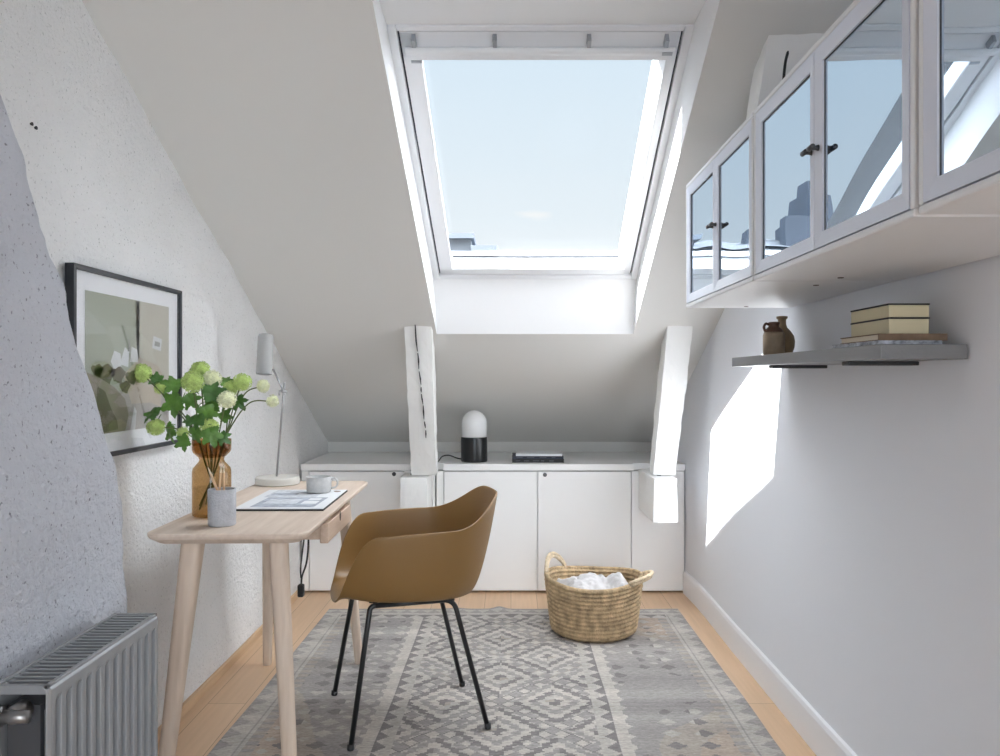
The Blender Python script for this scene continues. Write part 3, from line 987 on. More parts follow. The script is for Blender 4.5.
plabel(obj('finger_hole', bm, 'slot', df), 'dark oval finger pull')

# cables under the desk
bm = bmesh.new()
tube(bm, curve([(-.78, 3.05, .70), (-.775, 3.06, .55), (-.80, 3.13, .44), (-.835, 3.2, .37), (-.84, 3.2, .33)], 8), .0035, 8)
tube(bm, curve([(-.80, 3.05, .70), (-.79, 3.06, .58), (-.815, 3.12, .47), (-.842, 3.2, .40), (-.84, 3.2, .36)], 8), .003, 8)
o = obj('lead', bm, 'cord')
o.parent = (tc := thing('power_cable', 'black power cable hanging below the desk by the wall', 'cable', (0, 0, 0)))
bm = B((-.852, -.828, 3.185, 3.215, .285, .335))
obj('plug', bm, 'cord', tc, mods=[BEV(.006)])

# things on the desk
ZD = DZ
t = thing('desk_lamp', 'slim grey desk lamp with tilting cylinder shade on the desk', 'lamp', (-.925, 3.17, ZD))
bm = bmesh.new(); lathe(bm, [(.082, 0), (.086, .003), (.086, .026), (.082, .030), (.01, .030)], 56); obj('lamp_base', bm, 'lampbase', t, True, mods=[('EDGE_SPLIT', dict(split_angle=.7))])
jx, jz = .028, 1.107 - ZD
bm = bmesh.new(); tube(bm, [(-.004, 0, .028), (.024, .0, jz - .005), (jx, 0, jz + .035)], .0042, 12); obj('pole', bm, 'steel', t, True)
bm = bmesh.new(); tube(bm, [(jx - .012, 0, jz + .002), (jx - .004, -.012, jz), (jx + .012, -.012, jz - .002)], .006, 10); tube(bm, [(jx - .002, .01, jz), (jx, -.026, jz)], .0065, 10); tube(bm, [(jx - .016, -.01, jz + .004), (jx - .018, -.012, jz - .016)], .004, 8)
obj('joint', bm, 'steel', t, True)
hx, hz = -.046, 1.178 - ZD
bm = bmesh.new(); tube(bm, [(jx, -.012, jz), (hx + .0305, -.012, hz + .018)], .0042, 12); obj('arm', bm, 'steel', t, True)
bm = bmesh.new()
lathe(bm, [(.026, .001), (.030, 0), (.0305, .003), (.0305, .148), (.028, .157), (.018, .161), (.004, .162)], 36, cap0=False, c=(hx, -.012, hz - .004))
lathe(bm, [(.026, .001), (.027, .05), (.02, .06)], 36, cap0=False, c=(hx, -.012, hz - .004))
bmesh.ops.rotate(bm, cent=(hx, -.012, hz + .08), matrix=Matrix.Rotation(math.radians(-9), 3, 'X'), verts=bm.verts)
obj('lamp_shade', bm, 'lampgrey', t, True, mods=[('EDGE_SPLIT', dict(split_angle=.8))])
bm = bmesh.new(); lathe(bm, [(.006, .008), (.018, .012), (.02, .03), (.01, .045)], 20, c=(hx, .0, hz - .004)); plabel(obj('bulb', bm, 'greymetal', t, True), 'unlit reflector bulb')

t = thing('art_folder', 'flat white folder with black edge and grey printed cover on the desk', 'folder', (-.735, 2.738, ZD + .0005), .0)
k = .0035
ll = [(-.143, -.218), (.143, -.215), (.131, .218), (-.157, .215)]
bm = bmesh.new(); prism(bm, [[(a, b, 0) for a, b in ll], [(a, b, .0055) for a, b in ll]]); obj('board', bm, 'blackpaper', t)
bm = bmesh.new(); prism(bm, [[(a * .985, b * .985, .0055) for a, b in ll], [(a * .985, b * .985, .0075) for a, b in ll]]); obj('cover', bm, 'whitepaper', t)
bm = bmesh.new()
box(bm, -.10, .105, -.185, .02, .0075, .0079, mi=0); box(bm, -.12, .06, .03, .20, .0075, .0079, mi=1)
box(bm, -.08, .03, -.12, -.02, .0079, .0082, mi=1); box(bm, .045, .095, -.12, -.06, .0079, .0082, mi=2); box(bm, .05, .09, -.04, .0, .0079, .0082, mi=2)
box(bm, -.11, -.02, .07, .12, .0079, .0082, mi=0); box(bm, -.06, .05, .14, .16, .0079, .0082, mi=0)
plabel(obj('printed_picture', bm, ['sketch', 'sketch2', 'whitepaper'], t), 'blue grey printed picture on the cover')
bm = bmesh.new(); lathe(bm, [(.012, .0075), (.012, .0085)], 16, c=(.105, .165, 0)); plabel(obj('sticker', bm, 'bookbrown', t), 'small brown dot near the corner')

t = thing('coffee_cup', 'grey ceramic cup standing on the white folder', 'cup', (-.69, 2.875, ZD + .0089))
bm = bmesh.new(); lathe(bm, [(.034, 0), (.041, .003), (.0435, .012), (.0445, .056), (.043, .0575), (.0415, .056), (.0405, .014), (.03, .010), (.003, .010)], 40); obj('bowl', bm, 'cup', t, True)
bm = bmesh.new(); tube(bm, curve([(.042, 0, .048), (.058, 0, .050), (.067, 0, .036), (.060, 0, .020), (.042, 0, .016)], 8), .0036, 10); obj('handle', bm, 'cup', t, True)

t = thing('pencil_cup', 'grey concrete pencil cup in front of the amber vase', 'cup', (-.8255, 2.285, ZD))
bm = bmesh.new(); lathe(bm, [(.036, 0), (.0385, .003), (.0385, .102), (.037, .104), (.034, .103), (.033, .012), (.003, .011)], 40); obj('body', bm, 'concrete', t, True, mods=[('EDGE_SPLIT', dict(split_angle=.9))])
for k_, (lb, p, q) in enumerate((('leftmost wooden pencil leaning left in the concrete cup', (-.806, 2.292, .753), (-.872, 2.30, .905)),
                                 ('wooden pencil standing in the middle of the concrete cup', (-.832, 2.272, .753), (-.838, 2.312, .908)),
                                 ('rightmost wooden pencil in the concrete cup', (-.814, 2.272, .753), (-.833, 2.318, .907)))):
    p, q = Vector(p), Vector(q)
    o = thing('pencil', lb, 'pencil', p, 0, 'pencils in the concrete cup')
    d = q - p
    bm = bmesh.new(); tube(bm, [(0, 0, 0), d * .86], .0038, 6); obj('shaft', bm, 'pencil', o)
    bm = bmesh.new(); tube(bm, [d * .86, d * .985], [.0038, .0012], 6); tube(bm, [d * .985, d], [.0012, .0004], 6, mi=1); obj('tip', bm, ['basketlight', 'blackpaper'], o)

# vase
VC = Vector((-.911, 2.435, ZD))
t = thing('glass_vase', 'amber glass vase with pinched neck holding the green flowers', 'vase', VC)
prof = [(.003, .002), (.05, .002), (.0555, .006), (.0565, .012), (.0565, .135), (.0545, .146), (.046, .156), (.038, .165), (.0355, .172), (.038, .180), (.047, .188), (.0545, .196), (.0565, .203), (.0570, .232), (.0565, .2345), (.0545, .232), (.0535, .203), (.045, .191), (.0345, .18)]
bm = bmesh.new(); lathe(bm, prof, 56, cap1=False); obj('body', bm, 'amber', t, True)
bm = bmesh.new(); lathe(bm, [(.003, .008), (.053, .008), (.054, .012), (.054, .088), (.003, .088)], 40); plabel(obj('water', bm, 'water', t, True), 'clear water in the lower half')


# flowers: each cut stem is a thing
def leaf_bm(L_, seed):
    rnd = random.Random(seed)
    bm = bmesh.new()
    n = 44
    out = []
    for k in range(n):
        a = -PI + 2 * PI * (k + .5) / n
        lob = 0
        for c, s, w in ((0, 1., .34), (1.05, .82, .30), (-1.05, .82, .30), (2.1, .45, .35), (-2.1, .45, .35)):
            lob = max(lob, s * math.exp(-((a - c) / w) ** 2))
        r = L_ * (.30 + .30 * lob + (.035 if k % 2 else -.02))
        x, y = L_ * .42 + r * math.cos(a), r * math.sin(a)
        out.append((x, y))
    curl = rnd.uniform(.6, 1.5)
    zf = lambda x, y: -curl * (x / L_) ** 2 * L_ * .22 + .30 * abs(y) - .9 * y * y / L_ + .05 * L_ * math.sin(8 * x / L_ + seed)
    rings = []
    for s in (.3, .65, 1.):
        ring = []
        for x, y in out:
            xx = L_ * .42 + (x - L_ * .42) * s; yy = y * s
            ring.append(bm.verts.new((xx, yy, zf(xx, yy))))
        rings.append(ring)
    c = bm.verts.new((L_ * .42, 0, zf(L_ * .42, 0)))
    for k in range(n):
        k2 = (k + 1) % n
        bm.faces.new([c, rings[0][k], rings[0][k2]])
        for a, b in zip(rings, rings[1:]):
            bm.faces.new([a[k], b[k], b[k2], a[k2]])
    return bm


def bloom_bm(r, seed, half=False):
    rnd = random.Random(seed)
    bm = bmesh.new()
    n = int(70 if r > .02 else 44)
    for k in range(n):
        z = 1 - 2 * (k + .5) / n
        if half and z < -.1:
            continue
        a = k * 2.39996 + rnd.uniform(-.1, .1)
        s = math.sqrt(1 - z * z)
        d = Vector((s * math.cos(a), s * math.sin(a), z * (.75 if half else .95)))
        p = d * r * rnd.uniform(.80, .96)
        fr = r * rnd.uniform(.20, .27)
        rot = d.to_track_quat('Z', 'Y').to_matrix()
        # five-petalled floret
        cen = bm.verts.new(p + d * fr * .15)
        ring = []
        ph = rnd.uniform(0, 6)
        for j in range(10):
            b = ph + 2 * PI * j / 10
            rr = fr * (1.15 if j % 2 == 0 else .62)
            ring.append(bm.verts.new(p + rot @ Vector((rr * math.cos(b), rr * math.sin(b), fr * (.45 if j % 2 == 0 else .1)))))
        for j in range(10):
            bm.faces.new([cen, ring[j], ring[(j + 1) % 10]])
    bmesh.ops.create_icosphere(bm, subdivisions=2, radius=r * .8)
    return bm


def flower(label, px, py, r, dy, pale=False, half=False, leaves=(), bend=None, side=None):
    """bloom centre given where it stands above the vase; dy is its depth offset from the vase"""
    Yb = VC.y + dy
    b = at(px, py, Yb) - VC
    rnd = random.Random(int(px * 7 + py))
    a = math.atan2(b.y, b.x)
    ent = Vector((.024 * math.cos(a), .024 * math.sin(a), .172))
    rim = Vector((.040 * math.cos(a), .040 * math.sin(a), .236))
    bot = Vector((-.035 * math.cos(a), -.035 * math.sin(a), .016 + rnd.uniform(0, .02)))
    root = thing('guelder_rose_stem', label, 'flower', VC, 0, 'cut flower stems in the amber vase')
    pts = [bot, ent * .55 + Vector((0, 0, .05)), rim]
    if bend:
        pts.append(at(bend[0], bend[1], Yb) - VC)
    else:
        m = rim.lerp(b, .5); m.z += .012; pts.append(m)
    pts.append(b)
    path = curve(pts, 8)
    bm = bmesh.new(); tube(bm, path, .0021, 7); obj('stem', bm, 'stem', root, True)
    if r:
        o = obj('bloom', bloom_bm(r, int(px)), 'bloomp' if pale else 'bloom', root, loc=b)
        if half:
            d = (path[-1] - path[-3]).normalized()
            o.rotation_euler = d.to_track_quat('Z', 'Y').to_euler()
            bm = bmesh.new()
            for k in range(6):
                aa = 2 * PI * k / 6
                e = Vector((math.cos(aa), math.sin(aa), -.3)) * r * .9
                s_ = Vector((-math.sin(aa), math.cos(aa), 0)) * r * .22
                quad(bm, [Vector((0, 0, -r * .25)), e * .5 + s_, e, e * .5 - s_])
            obj('sepals', bm, 'leaf2', root, loc=b).rotation_euler = o.rotation_euler
    for k, (lx, ly, L_, ang, tilt, dd) in enumerate(leaves):
        lp = at(lx, ly, Yb + dd) - VC                       # leaf centre
        near = min(path[10:], key=lambda q: (q - lp).length)
        dirv = Vector((math.cos(ang), rnd.uniform(-.35, .35), math.sin(ang)))
        up = Vector((rnd.uniform(-.3, .3), -math.sin(tilt), math.cos(tilt)))
        L_ *= .82
        x = dirv.normalized(); y = up.cross(x).normalized(); z = x.cross(y)
        mt = Matrix((x, y, z)).transposed().to_4x4()
        base = lp - x * L_ * .42
        bm = leaf_bm(L_, int(lx * 3 + ly))
        bm.transform(mt); bm.transform(Matrix.Translation(base))
        tube(bm, curve([near, near.lerp(base, .5) + Vector((0, 0, .006)), base], 4), .0013, 6)
        obj('leaf', bm, 'leaf' if (k + int(px)) % 3 else 'leaf2', root, True)
    return root


flower('green snowball bloom at the far left, in front of the picture', 141.5, 373, .030, -.02, leaves=[(157, 379, .062, 2.6, 1.1, .02), (174, 384, .085, 2.9, .9, .0)])
flower('small green snowball bloom tucked beside the far left leaf', 160.5, 388, .020, .0, leaves=[(174, 402, .105, 3.6, 1.3, -.03), (190, 399, .08, -.8, 1.0, -.02)])
flower('large green snowball bloom at the top middle of the bouquet', 192.5, 382, .034, -.05, leaves=[(211, 392, .10, .2, 1.1, .02), (206, 412, .085, -1.3, 1.2, -.02)])
flower('green snowball bloom half hidden behind the large top bloom', 200, 370, .030, .05, leaves=[(225, 381, .06, .2, .8, 0)])
flower('pale cream bloom beside the large top bloom', 212, 379, .029, .02, pale=True, leaves=[(212, 405, .09, 1.4, 1.2, -.03)])
flower('green snowball bloom at the upper right above the cream pompon', 231, 388.5, .025, .03, leaves=[(238, 401, .07, -.9, 1.2, .01)])
flower('rightmost green snowball bloom', 242, 382, .029, .02, leaves=[(224, 416, .065, .9, 1.2, 0)])
flower('round cream pompon bloom in front at the right', 227, 399.5, .028, -.06, pale=True, leaves=[(211, 434, .085, -1.2, 1.35, -.04), (222, 437, .06, -.6, 1.3, -.03)])
flower('lowest left green snowball bloom below a broad leaf', 156, 427, .027, -.04, leaves=[(153, 413, .080, 3.0, .9, 0), (170, 431, .085, 3.9, 1.3, .02)])
flower('green bloom low in the middle just above the vase rim', 209.5, 426.5, .027, -.06, leaves=[(196, 433, .08, 3.9, 1.3, .0), (199, 420, .065, 3.3, 1.1, -.02)])
flower('small lime bloom low at the left above the vase rim', 183, 433, .020, -.03, leaves=[(190, 421, .055, 2.2, 1.1, 0), (184, 441, .07, -2.6, 1.4, -.05)])
flower('drooping pale bloom on a curved stem at upper right', 263, 386, .021, .05, pale=True, half=True, bend=(244, 395))
flower('drooping cream bloom on the longest curved stem at right', 272.5, 401, .020, .0, pale=True, half=True, bend=(248, 404))

# ------------------------------------------------------------------ armchair
ang = math.radians(195.7)
CC = Vector((-.350, 2.755, 0))
t = thing('armchair', 'ochre brown shell armchair with black tube legs at the desk', 'chair', CC, ang)


def sm(x):
    x = max(0, min(1, x)); return x * x * (3 - 2 * x)


def rimpt(a):
    """rim of the shell, a = 0 at the front, pi at the back"""
    s = 1 if a >= 0 else -1
    d = abs(a)
    n = 2 / 2.9
    cx = math.copysign(abs(math.cos(d)) ** n, math.cos(d)); sy = abs(math.sin(d)) ** n
    rise = sm((d - math.radians(13)) / math.radians(56))
    z = .448 + (.664 - .448) * rise + .008 * sm((d - math.radians(70)) / math.radians(30)) + (.768 - .672) * sm((d - math.radians(104)) / math.radians(62))
    bx = .285 if cx < 0 else .263
    hw = .252 - .030 * sm((d - math.radians(100)) / math.radians(50))
    x = bx * cx - (.012 * sm((d - math.radians(120)) / math.radians(60)))
    return Vector((x, s * hw * sy, z))


def basept(a):
    s = 1 if a >= 0 else -1
    d = abs(a); n = 2 / 2.6
    cx = math.copysign(abs(math.cos(d)) ** n, math.cos(d)); sy = abs(math.sin(d)) ** n
    bx = .235 if cx < 0 else .245
    return Vector((bx * .86 * cx if cx < 0 else bx * .90 * cx, s * .190 * sy, .443 + .006 * cx))


bm = bmesh.new()
NA = 72
angs = [-PI + 2 * PI * k / NA for k in range(NA)]
rings = []
for s in (.25, .5, .75, .92):
    rings.append([bm.verts.new((basept(a).x * s, basept(a).y * s, basept(a).z - .006 * (1 - s * s))) for a in angs])
for s in lin(0, 1, 10):
    ring = []
    for a in angs:
        b, r = basept(a), rimpt(a)
        kx = .66 - .26 * sm((abs(a) - 1.9) / .7)
        ctl = Vector((b.x + (r.x - b.x) * kx, b.y + (r.y - b.y) * .70, b.z + (r.z - b.z) * .02))
        p = b * (1 - s) ** 2 + ctl * 2 * s * (1 - s) + r * s * s
        if abs(a) < math.radians(40):
            p.z -= .026 * s * s * (1 - abs(a) / math.radians(40))
        ring.append(bm.verts.new(p))
    rings.append(ring)
cv = bm.verts.new((0, 0, .437))
for k in range(NA):
    k2 = (k + 1) % NA
    bm.faces.new([cv, rings[0][k], rings[0][k2]])
    for a, b in zip(rings, rings[1:]):
        bm.faces.new([a[k], b[k], b[k2], a[k2]])
obj('seat_shell', bm, 'shell', t, True, mods=[('SOLIDIFY', dict(thickness=.0075, offset=0)), ('BEVEL', dict(width=.003, segments=2, limit_method='ANGLE', angle_limit=1.0)), ('SUBSURF', dict(levels=1, render_levels=1))])
# tube frame: legs bend over into side rails under the seat
ca_, sa_ = math.cos(-ang), math.sin(-ang)


def cl(x, y):
    dx, dy = x - CC.x, y - CC.y
    return (dx * ca_ - dy * sa_, dx * sa_ + dy * ca_)


feet = {'fn': cl(-.497, 2.478), 'ff': cl(-.642, 2.909), 'bn': cl(-.0766, 2.631), 'bf': cl(-.183, 2.994)}
ZR = .4285
for side in 'nf':
    fx, fy = feet['f' + side]; bx, by = feet['b' + side]
    sg = 1 if fy > 0 else -1
    f_top = Vector((fx - .068, sg * .155, ZR)); b_top = Vector((bx + .105, sg * .150, ZR))
    ff, bf_ = Vector((fx, fy, .012)), Vector((bx, by, .012))
    full = fillet([ff, f_top, b_top, bf_], (.016, .036), 8)
    # split: front leg, rail, rear leg, each a mesh of its own
    n1, n2 = 10, len(full) - 10
    for nm, seg in (('leg', full[:n1]), ('side_rail', full[n1 - 1:n2 + 1]), ('leg', full[n2:])):
        bm = bmesh.new(); tube(bm, seg, .0085, 12)
        lg = obj(nm, bm, 'black', t, True)
        if nm == 'leg':
            e = seg[0] if seg[0].z < .1 else seg[-1]
            bm = bmesh.new(); lathe(bm, [(.0105, 0), (.0115, .004), (.0105, .018)], 14, c=(e.x, e.y, .0075)); obj('glide', bm, 'black', lg, True)
for x in (.13, -.12):
    bm = bmesh.new(); tube(bm, [(x, -.153, ZR), (x, .153, ZR)], .0075, 10); obj('cross_bar', bm, 'black', t, True)
    bm = B((x - .02, x + .02, -.135, .135, ZR + .004, ZR + .012)); obj('mounting_plate', bm, 'black', t)

# ------------------------------------------------------------------ kilim rug
RX0, RX1, RY0, RY1 = -.925, .842, 1.35, 4.0
cell = .0066
nx = int((RX1 - RX0) / cell); ny = int((RY1 - RY0) / cell)
CRM, LGT, GRY, DRK, TAN, PNK = (.57, .53, .485), (.49, .46, .425), (.345, .325, .315), (.215, .20, .20), (.415, .37, .325), (.46, .375, .31)
tri = lambda x: abs((x % 1) - .5) * 2
hsh = lambda *a: (math.sin(sum(v * k for v, k in zip(a, (12.9898, 78.233, 37.719)))) * 43758.5453) % 1


def loz(u, v, pu, pv):
    return tri(u / pu + .0) + tri(v / pv)


def serr(u, v, p=.042, q=.042):
    """rows of little triangles: True inside a tooth"""
    r_ = math.floor(v / q)
    return tri(u / p + .5 * (r_ % 2)) > (v / q) % 1


def field(u, v):
    pu, pv, q = .39, .46, .038
    d = tri(u / pu) + tri(v / pv)
    d = min(d, 2 - d)                              # 0 at the heart of each lozenge
    odd = (math.floor(u / pu * 2 + 50) + math.floor(v / pv * 2)) % 3
    if d < .84:
        k = int(max(0, d + .10 * (tri(v / .034) - .5)) / .84 * 5.2)
        k = min(k, 5)
        return (DRK, CRM, GRY, CRM, DRK, LGT)[k] if odd else (TAN, LGT, DRK, CRM, GRY, CRM)[k]
    s = tri(u / .060) + tri(v / .060)
    return CRM if s < .80 else (GRY if s > .98 else DRK if hsh(math.floor(v / .23), 2) > .5 else TAN)


def rugcol(x, y):
    u = x - (RX0 + RX1) / 2; v = RY1 - y
    au = abs(u); W = (RX1 - RX0) / 2
    if v < .018:
        return GRY
    if v < .07:
        return LGT if tri(x / .07) > (v - .018) / .052 else GRY
    if v < .10:
        return LGT
    if v < .15 and au < .80:
        return DRK if tri(x / .085) > (v - .10) / .05 else LGT
    if au > W - .055:
        return LGT if tri(v / .085) * .055 > (au - (W - .055)) * 1.0 else GRY
    if au > W - .095:
        return LGT if au < W - .078 or au > W - .07 else GRY
    if au > W - .13:
        return TAN if tri(v / .05) > .45 else GRY
    if au > .445:
        # quiet grey bands with small linked lozenges and stains of dusty pink
        c = (au - .445) / (W - .13 - .445)
        s = tri(au / .105 + .1) + tri(v / .085)
        col = GRY
        m = noise.noise(Vector((u * 2.2, v * 1.2, 4)))
        if m > .06:
            col = TAN
        if m > .2:
            col = PNK
        if s < .66 and noise.noise(Vector((u * 3, v * 2.5, 9))) > -.18:
            col = DRK if hsh(int(v / .075), int(au / .11)) > .5 else LGT
        elif s > 1.6 and noise.noise(Vector((u * 3, v * 2.5, 19))) > .1:
            col = LGT
        return col
    if au > .425:
        return CRM if tri(v / .075) > (au - .415) / .03 else GRY
    if au > .385:
        return CRM if tri(v / .014) > .25 else LGT
    if au > .345:
        return DRK if tri(v / .075) > (.385 - au) / .04 else (CRM if au > .36 else LGT)
    if au > .33:
        return LGT
    return field(u, v)


bm = bmesh.new()
lay = bm.loops.layers.float_color.new('weave')


def rugz(x, y):
    v = RY1 - y
    z = .006 + .0012 * noise.noise(Vector((x * 5, y * 5, 0)))
    z += .012 * math.exp(-((x + .06) / .035) ** 2 - (v / .05) ** 2) + .006 * math.exp(-((x + .28) / .05) ** 2 - (v / .06) ** 2) + .005 * math.exp(-((x - .02) / .08) ** 2 - ((v - .09) / .03) ** 2)
    return z


def rugx(x, y):
    return x + .006 * noise.noise(Vector((y * 2.2, 0, 5))) + .012 * (y - RY0 - 1.2) * (-1 if x < 0 else .6) * -abs(x)


rows = []
for j in range(ny + 1):
    y = RY0 + (RY1 - RY0) * j / ny
    yy = y
    rows.append([bm.verts.new((rugx(RX0 + (RX1 - RX0) * i / nx, y), yy + (.008 * noise.noise(Vector(((RX0 + (RX1 - RX0) * i / nx) * 4, 0, 2))) if j > ny - 6 else 0), rugz(RX0 + (RX1 - RX0) * i / nx, y))) for i in range(nx + 1)])
for j in range(ny):
    y = RY0 + (RY1 - RY0) * (j + .5) / ny
    ab = 1 + .2 * noise.noise(Vector((0, y * 7, 3))) + .10 * (hsh(j, 3) - .5)
    for i in range(nx):
        x = RX0 + (RX1 - RX0) * (i + .5) / nx
        f = bm.faces.new([rows[j][i], rows[j][i + 1], rows[j + 1][i + 1], rows[j + 1][i]])
        c = rugcol(x, y)
        k = ab * (1 + .10 * (hsh(i, j) - .5) + .16 * noise.noise(Vector((x * 1.6, y * 9, 30))))
        mean = (.41, .385, .36)
        c = [(.82 * a + .18 * b) * k for a, b in zip(c, mean)]
        for l in f.loops:
            l[lay] = (*c, 1)
rug = obj('kilim_rug', bm, 'rug', mods=[('SOLIDIFY', dict(thickness=.005, offset=-1))])
tag(rug, 'faded grey and cream kilim rug with lozenge pattern on the floor', 'rug')

# ------------------------------------------------------------------ basket
BC = Vector((.378, 3.655, .008))
t = thing('straw_basket', 'round coiled straw basket with two loop handles on the rug', 'basket', BC)
bm = bmesh.new()
rb, rt, hb, NC = .188, .222, .25, 13
pr = []
for k in range(NC):
    z0 = hb * k / NC; z1 = hb * (k + 1) / NC
    for s in (0, .25, .5, .75):
        z = z0 + (z1 - z0) * s
        r = rb + (rt - rb) * (z / hb) ** .8 + .0085 * math.sin(PI * s) - .003
        pr.append((r - (.012 if z < .01 else 0), z))
inner_ = [(r - .016, z) for r, z in reversed(pr) if z > .02]
prof = [(.003, 0)] + pr + [(rt + .002, hb), (rt - .006, hb + .004), (rt - .013, hb)] + inner_ + [(.003, .02)]
lathe(bm, prof, 96)
for v in bm.verts:
    a = math.atan2(v.co.y, v.co.x)
    rr = math.hypot(v.co.x, v.co.y)
    if rr > .1:
        k = 1 + .010 * noise.noise(Vector((v.co.x * 7, v.co.y * 7, v.co.z * 12))) + .006 * math.sin(a * 46 + v.co.z * 320)
        v.co.x *= k; v.co.y *= k
        v.co.z += .012 * (v.co.z / hb) * math.cos(2 * a + .3)
obj('body', bm, 'basket', t, True)
for a0, lean, hh, nm in ((2.62, .0, .072, 'basketlight'), (-.42, .05, .03, 'basketlight')):
    bm = bmesh.new()
    pts = []
    for k in range(13):
        s = k / 12
        a = a0 + (s - .5) * .95
        up = math.sin(PI * s) ** .7
        r = rt - .004 + lean * up
        pts.append((r * math.cos(a), r * math.sin(a), hb + .004 + hh * up))
    tube(bm, pts, .0085, 10)
    pts2 = [(p[0] * .985, p[1] * .985, p[2] - .013) for p in pts]
    tube(bm, pts2, .0075, 10)
    for q in bm.verts:
        q.co += Vector((1, 1, 1)) * .0015 * noise.noise(q.co * 120)
    obj('handle', bm, nm, t, True)
# white cloth inside
bm = bmesh.new()
N_ = 46


def clothpt(i, j):
    x = -1 + 2 * i / N_; y = -1 + 2 * j / N_
    # map the square to a disc
    dx = x * math.sqrt(1 - y * y / 2); dy = y * math.sqrt(1 - x * x / 2)
    rr = math.hypot(dx, dy)
    p = Vector((dx * 6, dy * 6, 1))
    z = .195 + .034 * noise.noise(p * .55) + .028 * abs(noise.noise(p * .9 + Vector((3, 1, 0)))) + .014 * abs(noise.noise(p * 2.1)) + .008 * noise.noise(p * 4)
    z += .022 * math.exp(-((dx - .58) / .28) ** 2 - ((dy - .22) / .3) ** 2) + .03 * math.exp(-((dx + .55) / .2) ** 2 - ((dy + .1) / .3) ** 2) + .025 * math.exp(-((dx + .05) / .25) ** 2 - ((dy - .2) / .3) ** 2)
    z -= .09 * max(0, rr - .86) / .14
    return Vector((dx * .196, dy * .196, z))


grid(bm, lambda i, j: clothpt(i, j), range(N_ + 1), range(N_ + 1))
o = obj('white_cloth', bm, 'linen', smooth=True, loc=BC, mods=[('SOLIDIFY', dict(thickness=.004, offset=-1)), ('SUBSURF', dict(levels=1, render_levels=1))])
tag(o, 'crumpled white linen cloth lying in the straw basket', 'cloth')

# ------------------------------------------------------------------ town outside the roof window
def building(label, parts, org):
    t = thing('building', label, 'building', org)
    for nm, m, bs in parts:
        bm = bmesh.new()
        for b in bs:
            if len(b) == 6:
                box(bm, *b)
            else:                                     # gable roof x0,x1,y0,y1,z0,z1,ridge
                x0, x1, y0, y1, z0, z1, _ = b
                ym = (y0 + y1) / 2
                prism(bm, [[(x0, y0, z0), (x0, y1, z0), (x0, ym, z1)], [(x1, y0, z0), (x1, y1, z0), (x1, ym, z1)]])
        obj(nm, bm, m, t)
    return t


building('pale rooftop building at the lower left of the roof window view', [
    ('wall', 'facadel', [(-5, 1.1, 0, 10, 0, 18.1)]),
    ('parapet', 'paleroof', [(1.1, 2.2, 0, 9, 0, 17.4), (1.1, 2.4, -.3, 9, 17.4, 17.75)]),
    ('roof', 'paleroof', [(-5.2, 1.25, -.3, 10, 18.1, 18.35)]),
], (-3.1, 40, -10))
building('dark rooftop row mirrored in the wall cabinet glass', [
    ('wall', 'facade', [(-12, 8, 0, 10, 0, 17.3)]),
    ('roof', 'roofdark', [(-12.3, 8.3, -.3, 10.3, 17.3, 18.5, 1)]),
    ('chimney', 'facade', [(1.1, 1.8, .5, 1.4, 16, 18.9)]),
    ('chimney', 'facade', [(2.3, 3.2, 3, 4, 16, 18.8)]),
    ('tower', 'facade', [(-.7, .9, 1, 5, 16, 19.0), (-.35, .45, 2, 4, 19.0, 20.3), (-.25, .3, 2.4, 3.6, 20.3, 21.0)]),
], (-14.2, 38, -10))

# ------------------------------------------------------------------ light
SKY, ZEN, SIDE_GLOW = .95, 8.0, 4.0
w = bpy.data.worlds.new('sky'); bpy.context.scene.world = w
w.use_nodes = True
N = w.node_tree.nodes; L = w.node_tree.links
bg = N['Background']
tc_ = N.new('ShaderNodeTexCoord'); sx = N.new('ShaderNodeSeparateXYZ')
L.new(tc_.outputs['Generated'], sx.inputs['Vector'])
r = N.new('ShaderNodeValToRGB')
e = r.color_ramp.elements
e[0].position = .10; e[0].color = (.98, .99, 1.0, 1)
e[1].position = .62; e[1].color = (.93, .96, 1, 1)
a = e.new(.20); a.color = (.86, .93, .985, 1)
a = e.new(.40); a.color = (.73, .855, .965, 1)
L.new(sx.outputs['Z'], r.inputs['Fac'])
# one small fair-weather cloud low over the roofs
mp = N.new('ShaderNodeMapping'); mp.inputs['Location'].default_value = (-.029 * 22, -.979 * 22, -.199 * 70); mp.inputs['Scale'].default_value = (22, 22, 70)
L.new(tc_.outputs['Generated'], mp.inputs['Vector'])
ln = N.new('ShaderNodeVectorMath'); ln.operation = 'LENGTH'
L.new(mp.outputs['Vector'], ln.inputs[0])
nz = N.new('ShaderNodeTexNoise'); nz.inputs['Scale'].default_value = 1.6; nz.inputs['Detail'].default_value = 4
L.new(mp.outputs['Vector'], nz.inputs['Vector'])
ad_ = N.new('ShaderNodeMath'); ad_.operation = 'MULTIPLY_ADD'; ad_.inputs[1].default_value = .9
L.new(nz.outputs['Fac'], ad_.inputs[0]); L.new(ln.outputs['Value'], ad_.inputs[2])
cr = N.new('ShaderNodeValToRGB'); cr.color_ramp.elements[0].position = .55; cr.color_ramp.elements[0].color = (.8, .8, .8, 1)
cr.color_ramp.elements[1].position = 1.; cr.color_ramp.elements[1].color = (0, 0, 0, 1)
L.new(ad_.outputs[0], cr.inputs['Fac'])
mx = N.new('ShaderNodeMix'); mx.data_type = 'RGBA'
L.new(cr.outputs['Color'], mx.inputs['Factor']); L.new(r.outputs['Color'], mx.inputs['A']); mx.inputs['B'].default_value = (1, 1, 1, 1)
L.new(mx.outputs['Result'], bg.inputs['Color'])


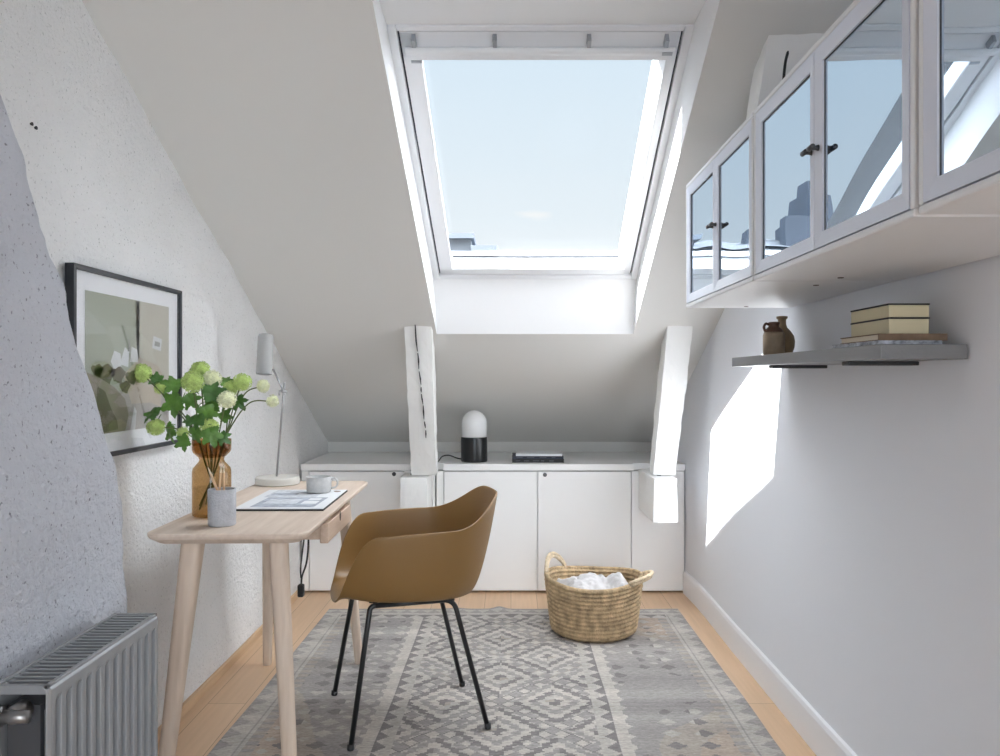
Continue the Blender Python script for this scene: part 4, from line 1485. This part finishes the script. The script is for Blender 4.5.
def mrange(sock, a, b, lo, hi):
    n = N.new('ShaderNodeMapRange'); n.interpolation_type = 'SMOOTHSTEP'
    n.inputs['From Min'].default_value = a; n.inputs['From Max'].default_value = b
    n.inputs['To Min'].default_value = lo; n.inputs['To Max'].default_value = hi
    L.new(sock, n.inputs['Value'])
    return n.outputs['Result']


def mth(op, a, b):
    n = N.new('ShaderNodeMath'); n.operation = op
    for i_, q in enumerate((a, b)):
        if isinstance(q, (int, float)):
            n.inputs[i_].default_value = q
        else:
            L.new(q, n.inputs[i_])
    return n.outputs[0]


# sky brightness added overhead and at right, out of view, to light the room
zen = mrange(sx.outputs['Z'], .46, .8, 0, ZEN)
side_glow = mth('MULTIPLY', mrange(sx.outputs['X'], .25, .6, 0, SIDE_GLOW), mrange(sx.outputs['Z'], .0, .3, 0, 1))
L.new(mth('ADD', mth('ADD', zen, side_glow), SKY), bg.inputs['Strength'])

sd = bpy.data.lights.new('sun', 'SUN'); sd.energy = 36; sd.angle = .0093; sd.color = (1, .99, .975)
so = bpy.data.objects.new('sun', sd); C.objects.link(so)
SUN = Vector((1, .31, -1.36))
so.rotation_euler = SUN.to_track_quat('-Z', 'Y').to_euler(); so.location = (-4, 0, 8)

ad = bpy.data.lights.new('window_daylight', 'AREA'); ad.shape = 'RECTANGLE'; ad.size = WX1 - WX0; ad.size_y = WZ1 - WZ0  # fill lamp added behind the viewer to brighten the room
ad.energy = 125; ad.color = (.84, .92, 1)
ao = bpy.data.objects.new('window_daylight', ad); C.objects.link(ao)
ao.location = ((WX0 + WX1) / 2, YF - .10, (WZ0 + WZ1) / 2); ao.rotation_euler = (PI / 2, 0, PI)
ao.rotation_euler = Vector((0, 1, 0)).to_track_quat('-Z', 'Z').to_euler()

# ------------------------------------------------------------------ camera
cd_ = bpy.data.cameras.new('camera'); cd_.sensor_width = 36; cd_.lens = F * 36 / 1000
cd_.shift_x = -(VX - 500) / 1000; cd_.shift_y = 0; cd_.clip_start = .05
co_ = bpy.data.objects.new('camera', cd_); C.objects.link(co_)
co_.location = (0, 0, H); co_.rotation_euler = (PI / 2, 0, 0)
sc = bpy.context.scene
sc.camera = co_
sc.view_settings.view_transform = 'Standard'
sc.view_settings.look = 'None'
sc.view_settings.gamma = 1
sc.view_settings.use_curve_mapping = False
sc.view_settings.exposure = .07
sc.cycles.max_bounces = 14
sc.cycles.diffuse_bounces = 10
sc.cycles.glossy_bounces = 6
sc.cycles.transparent_max_bounces = 24
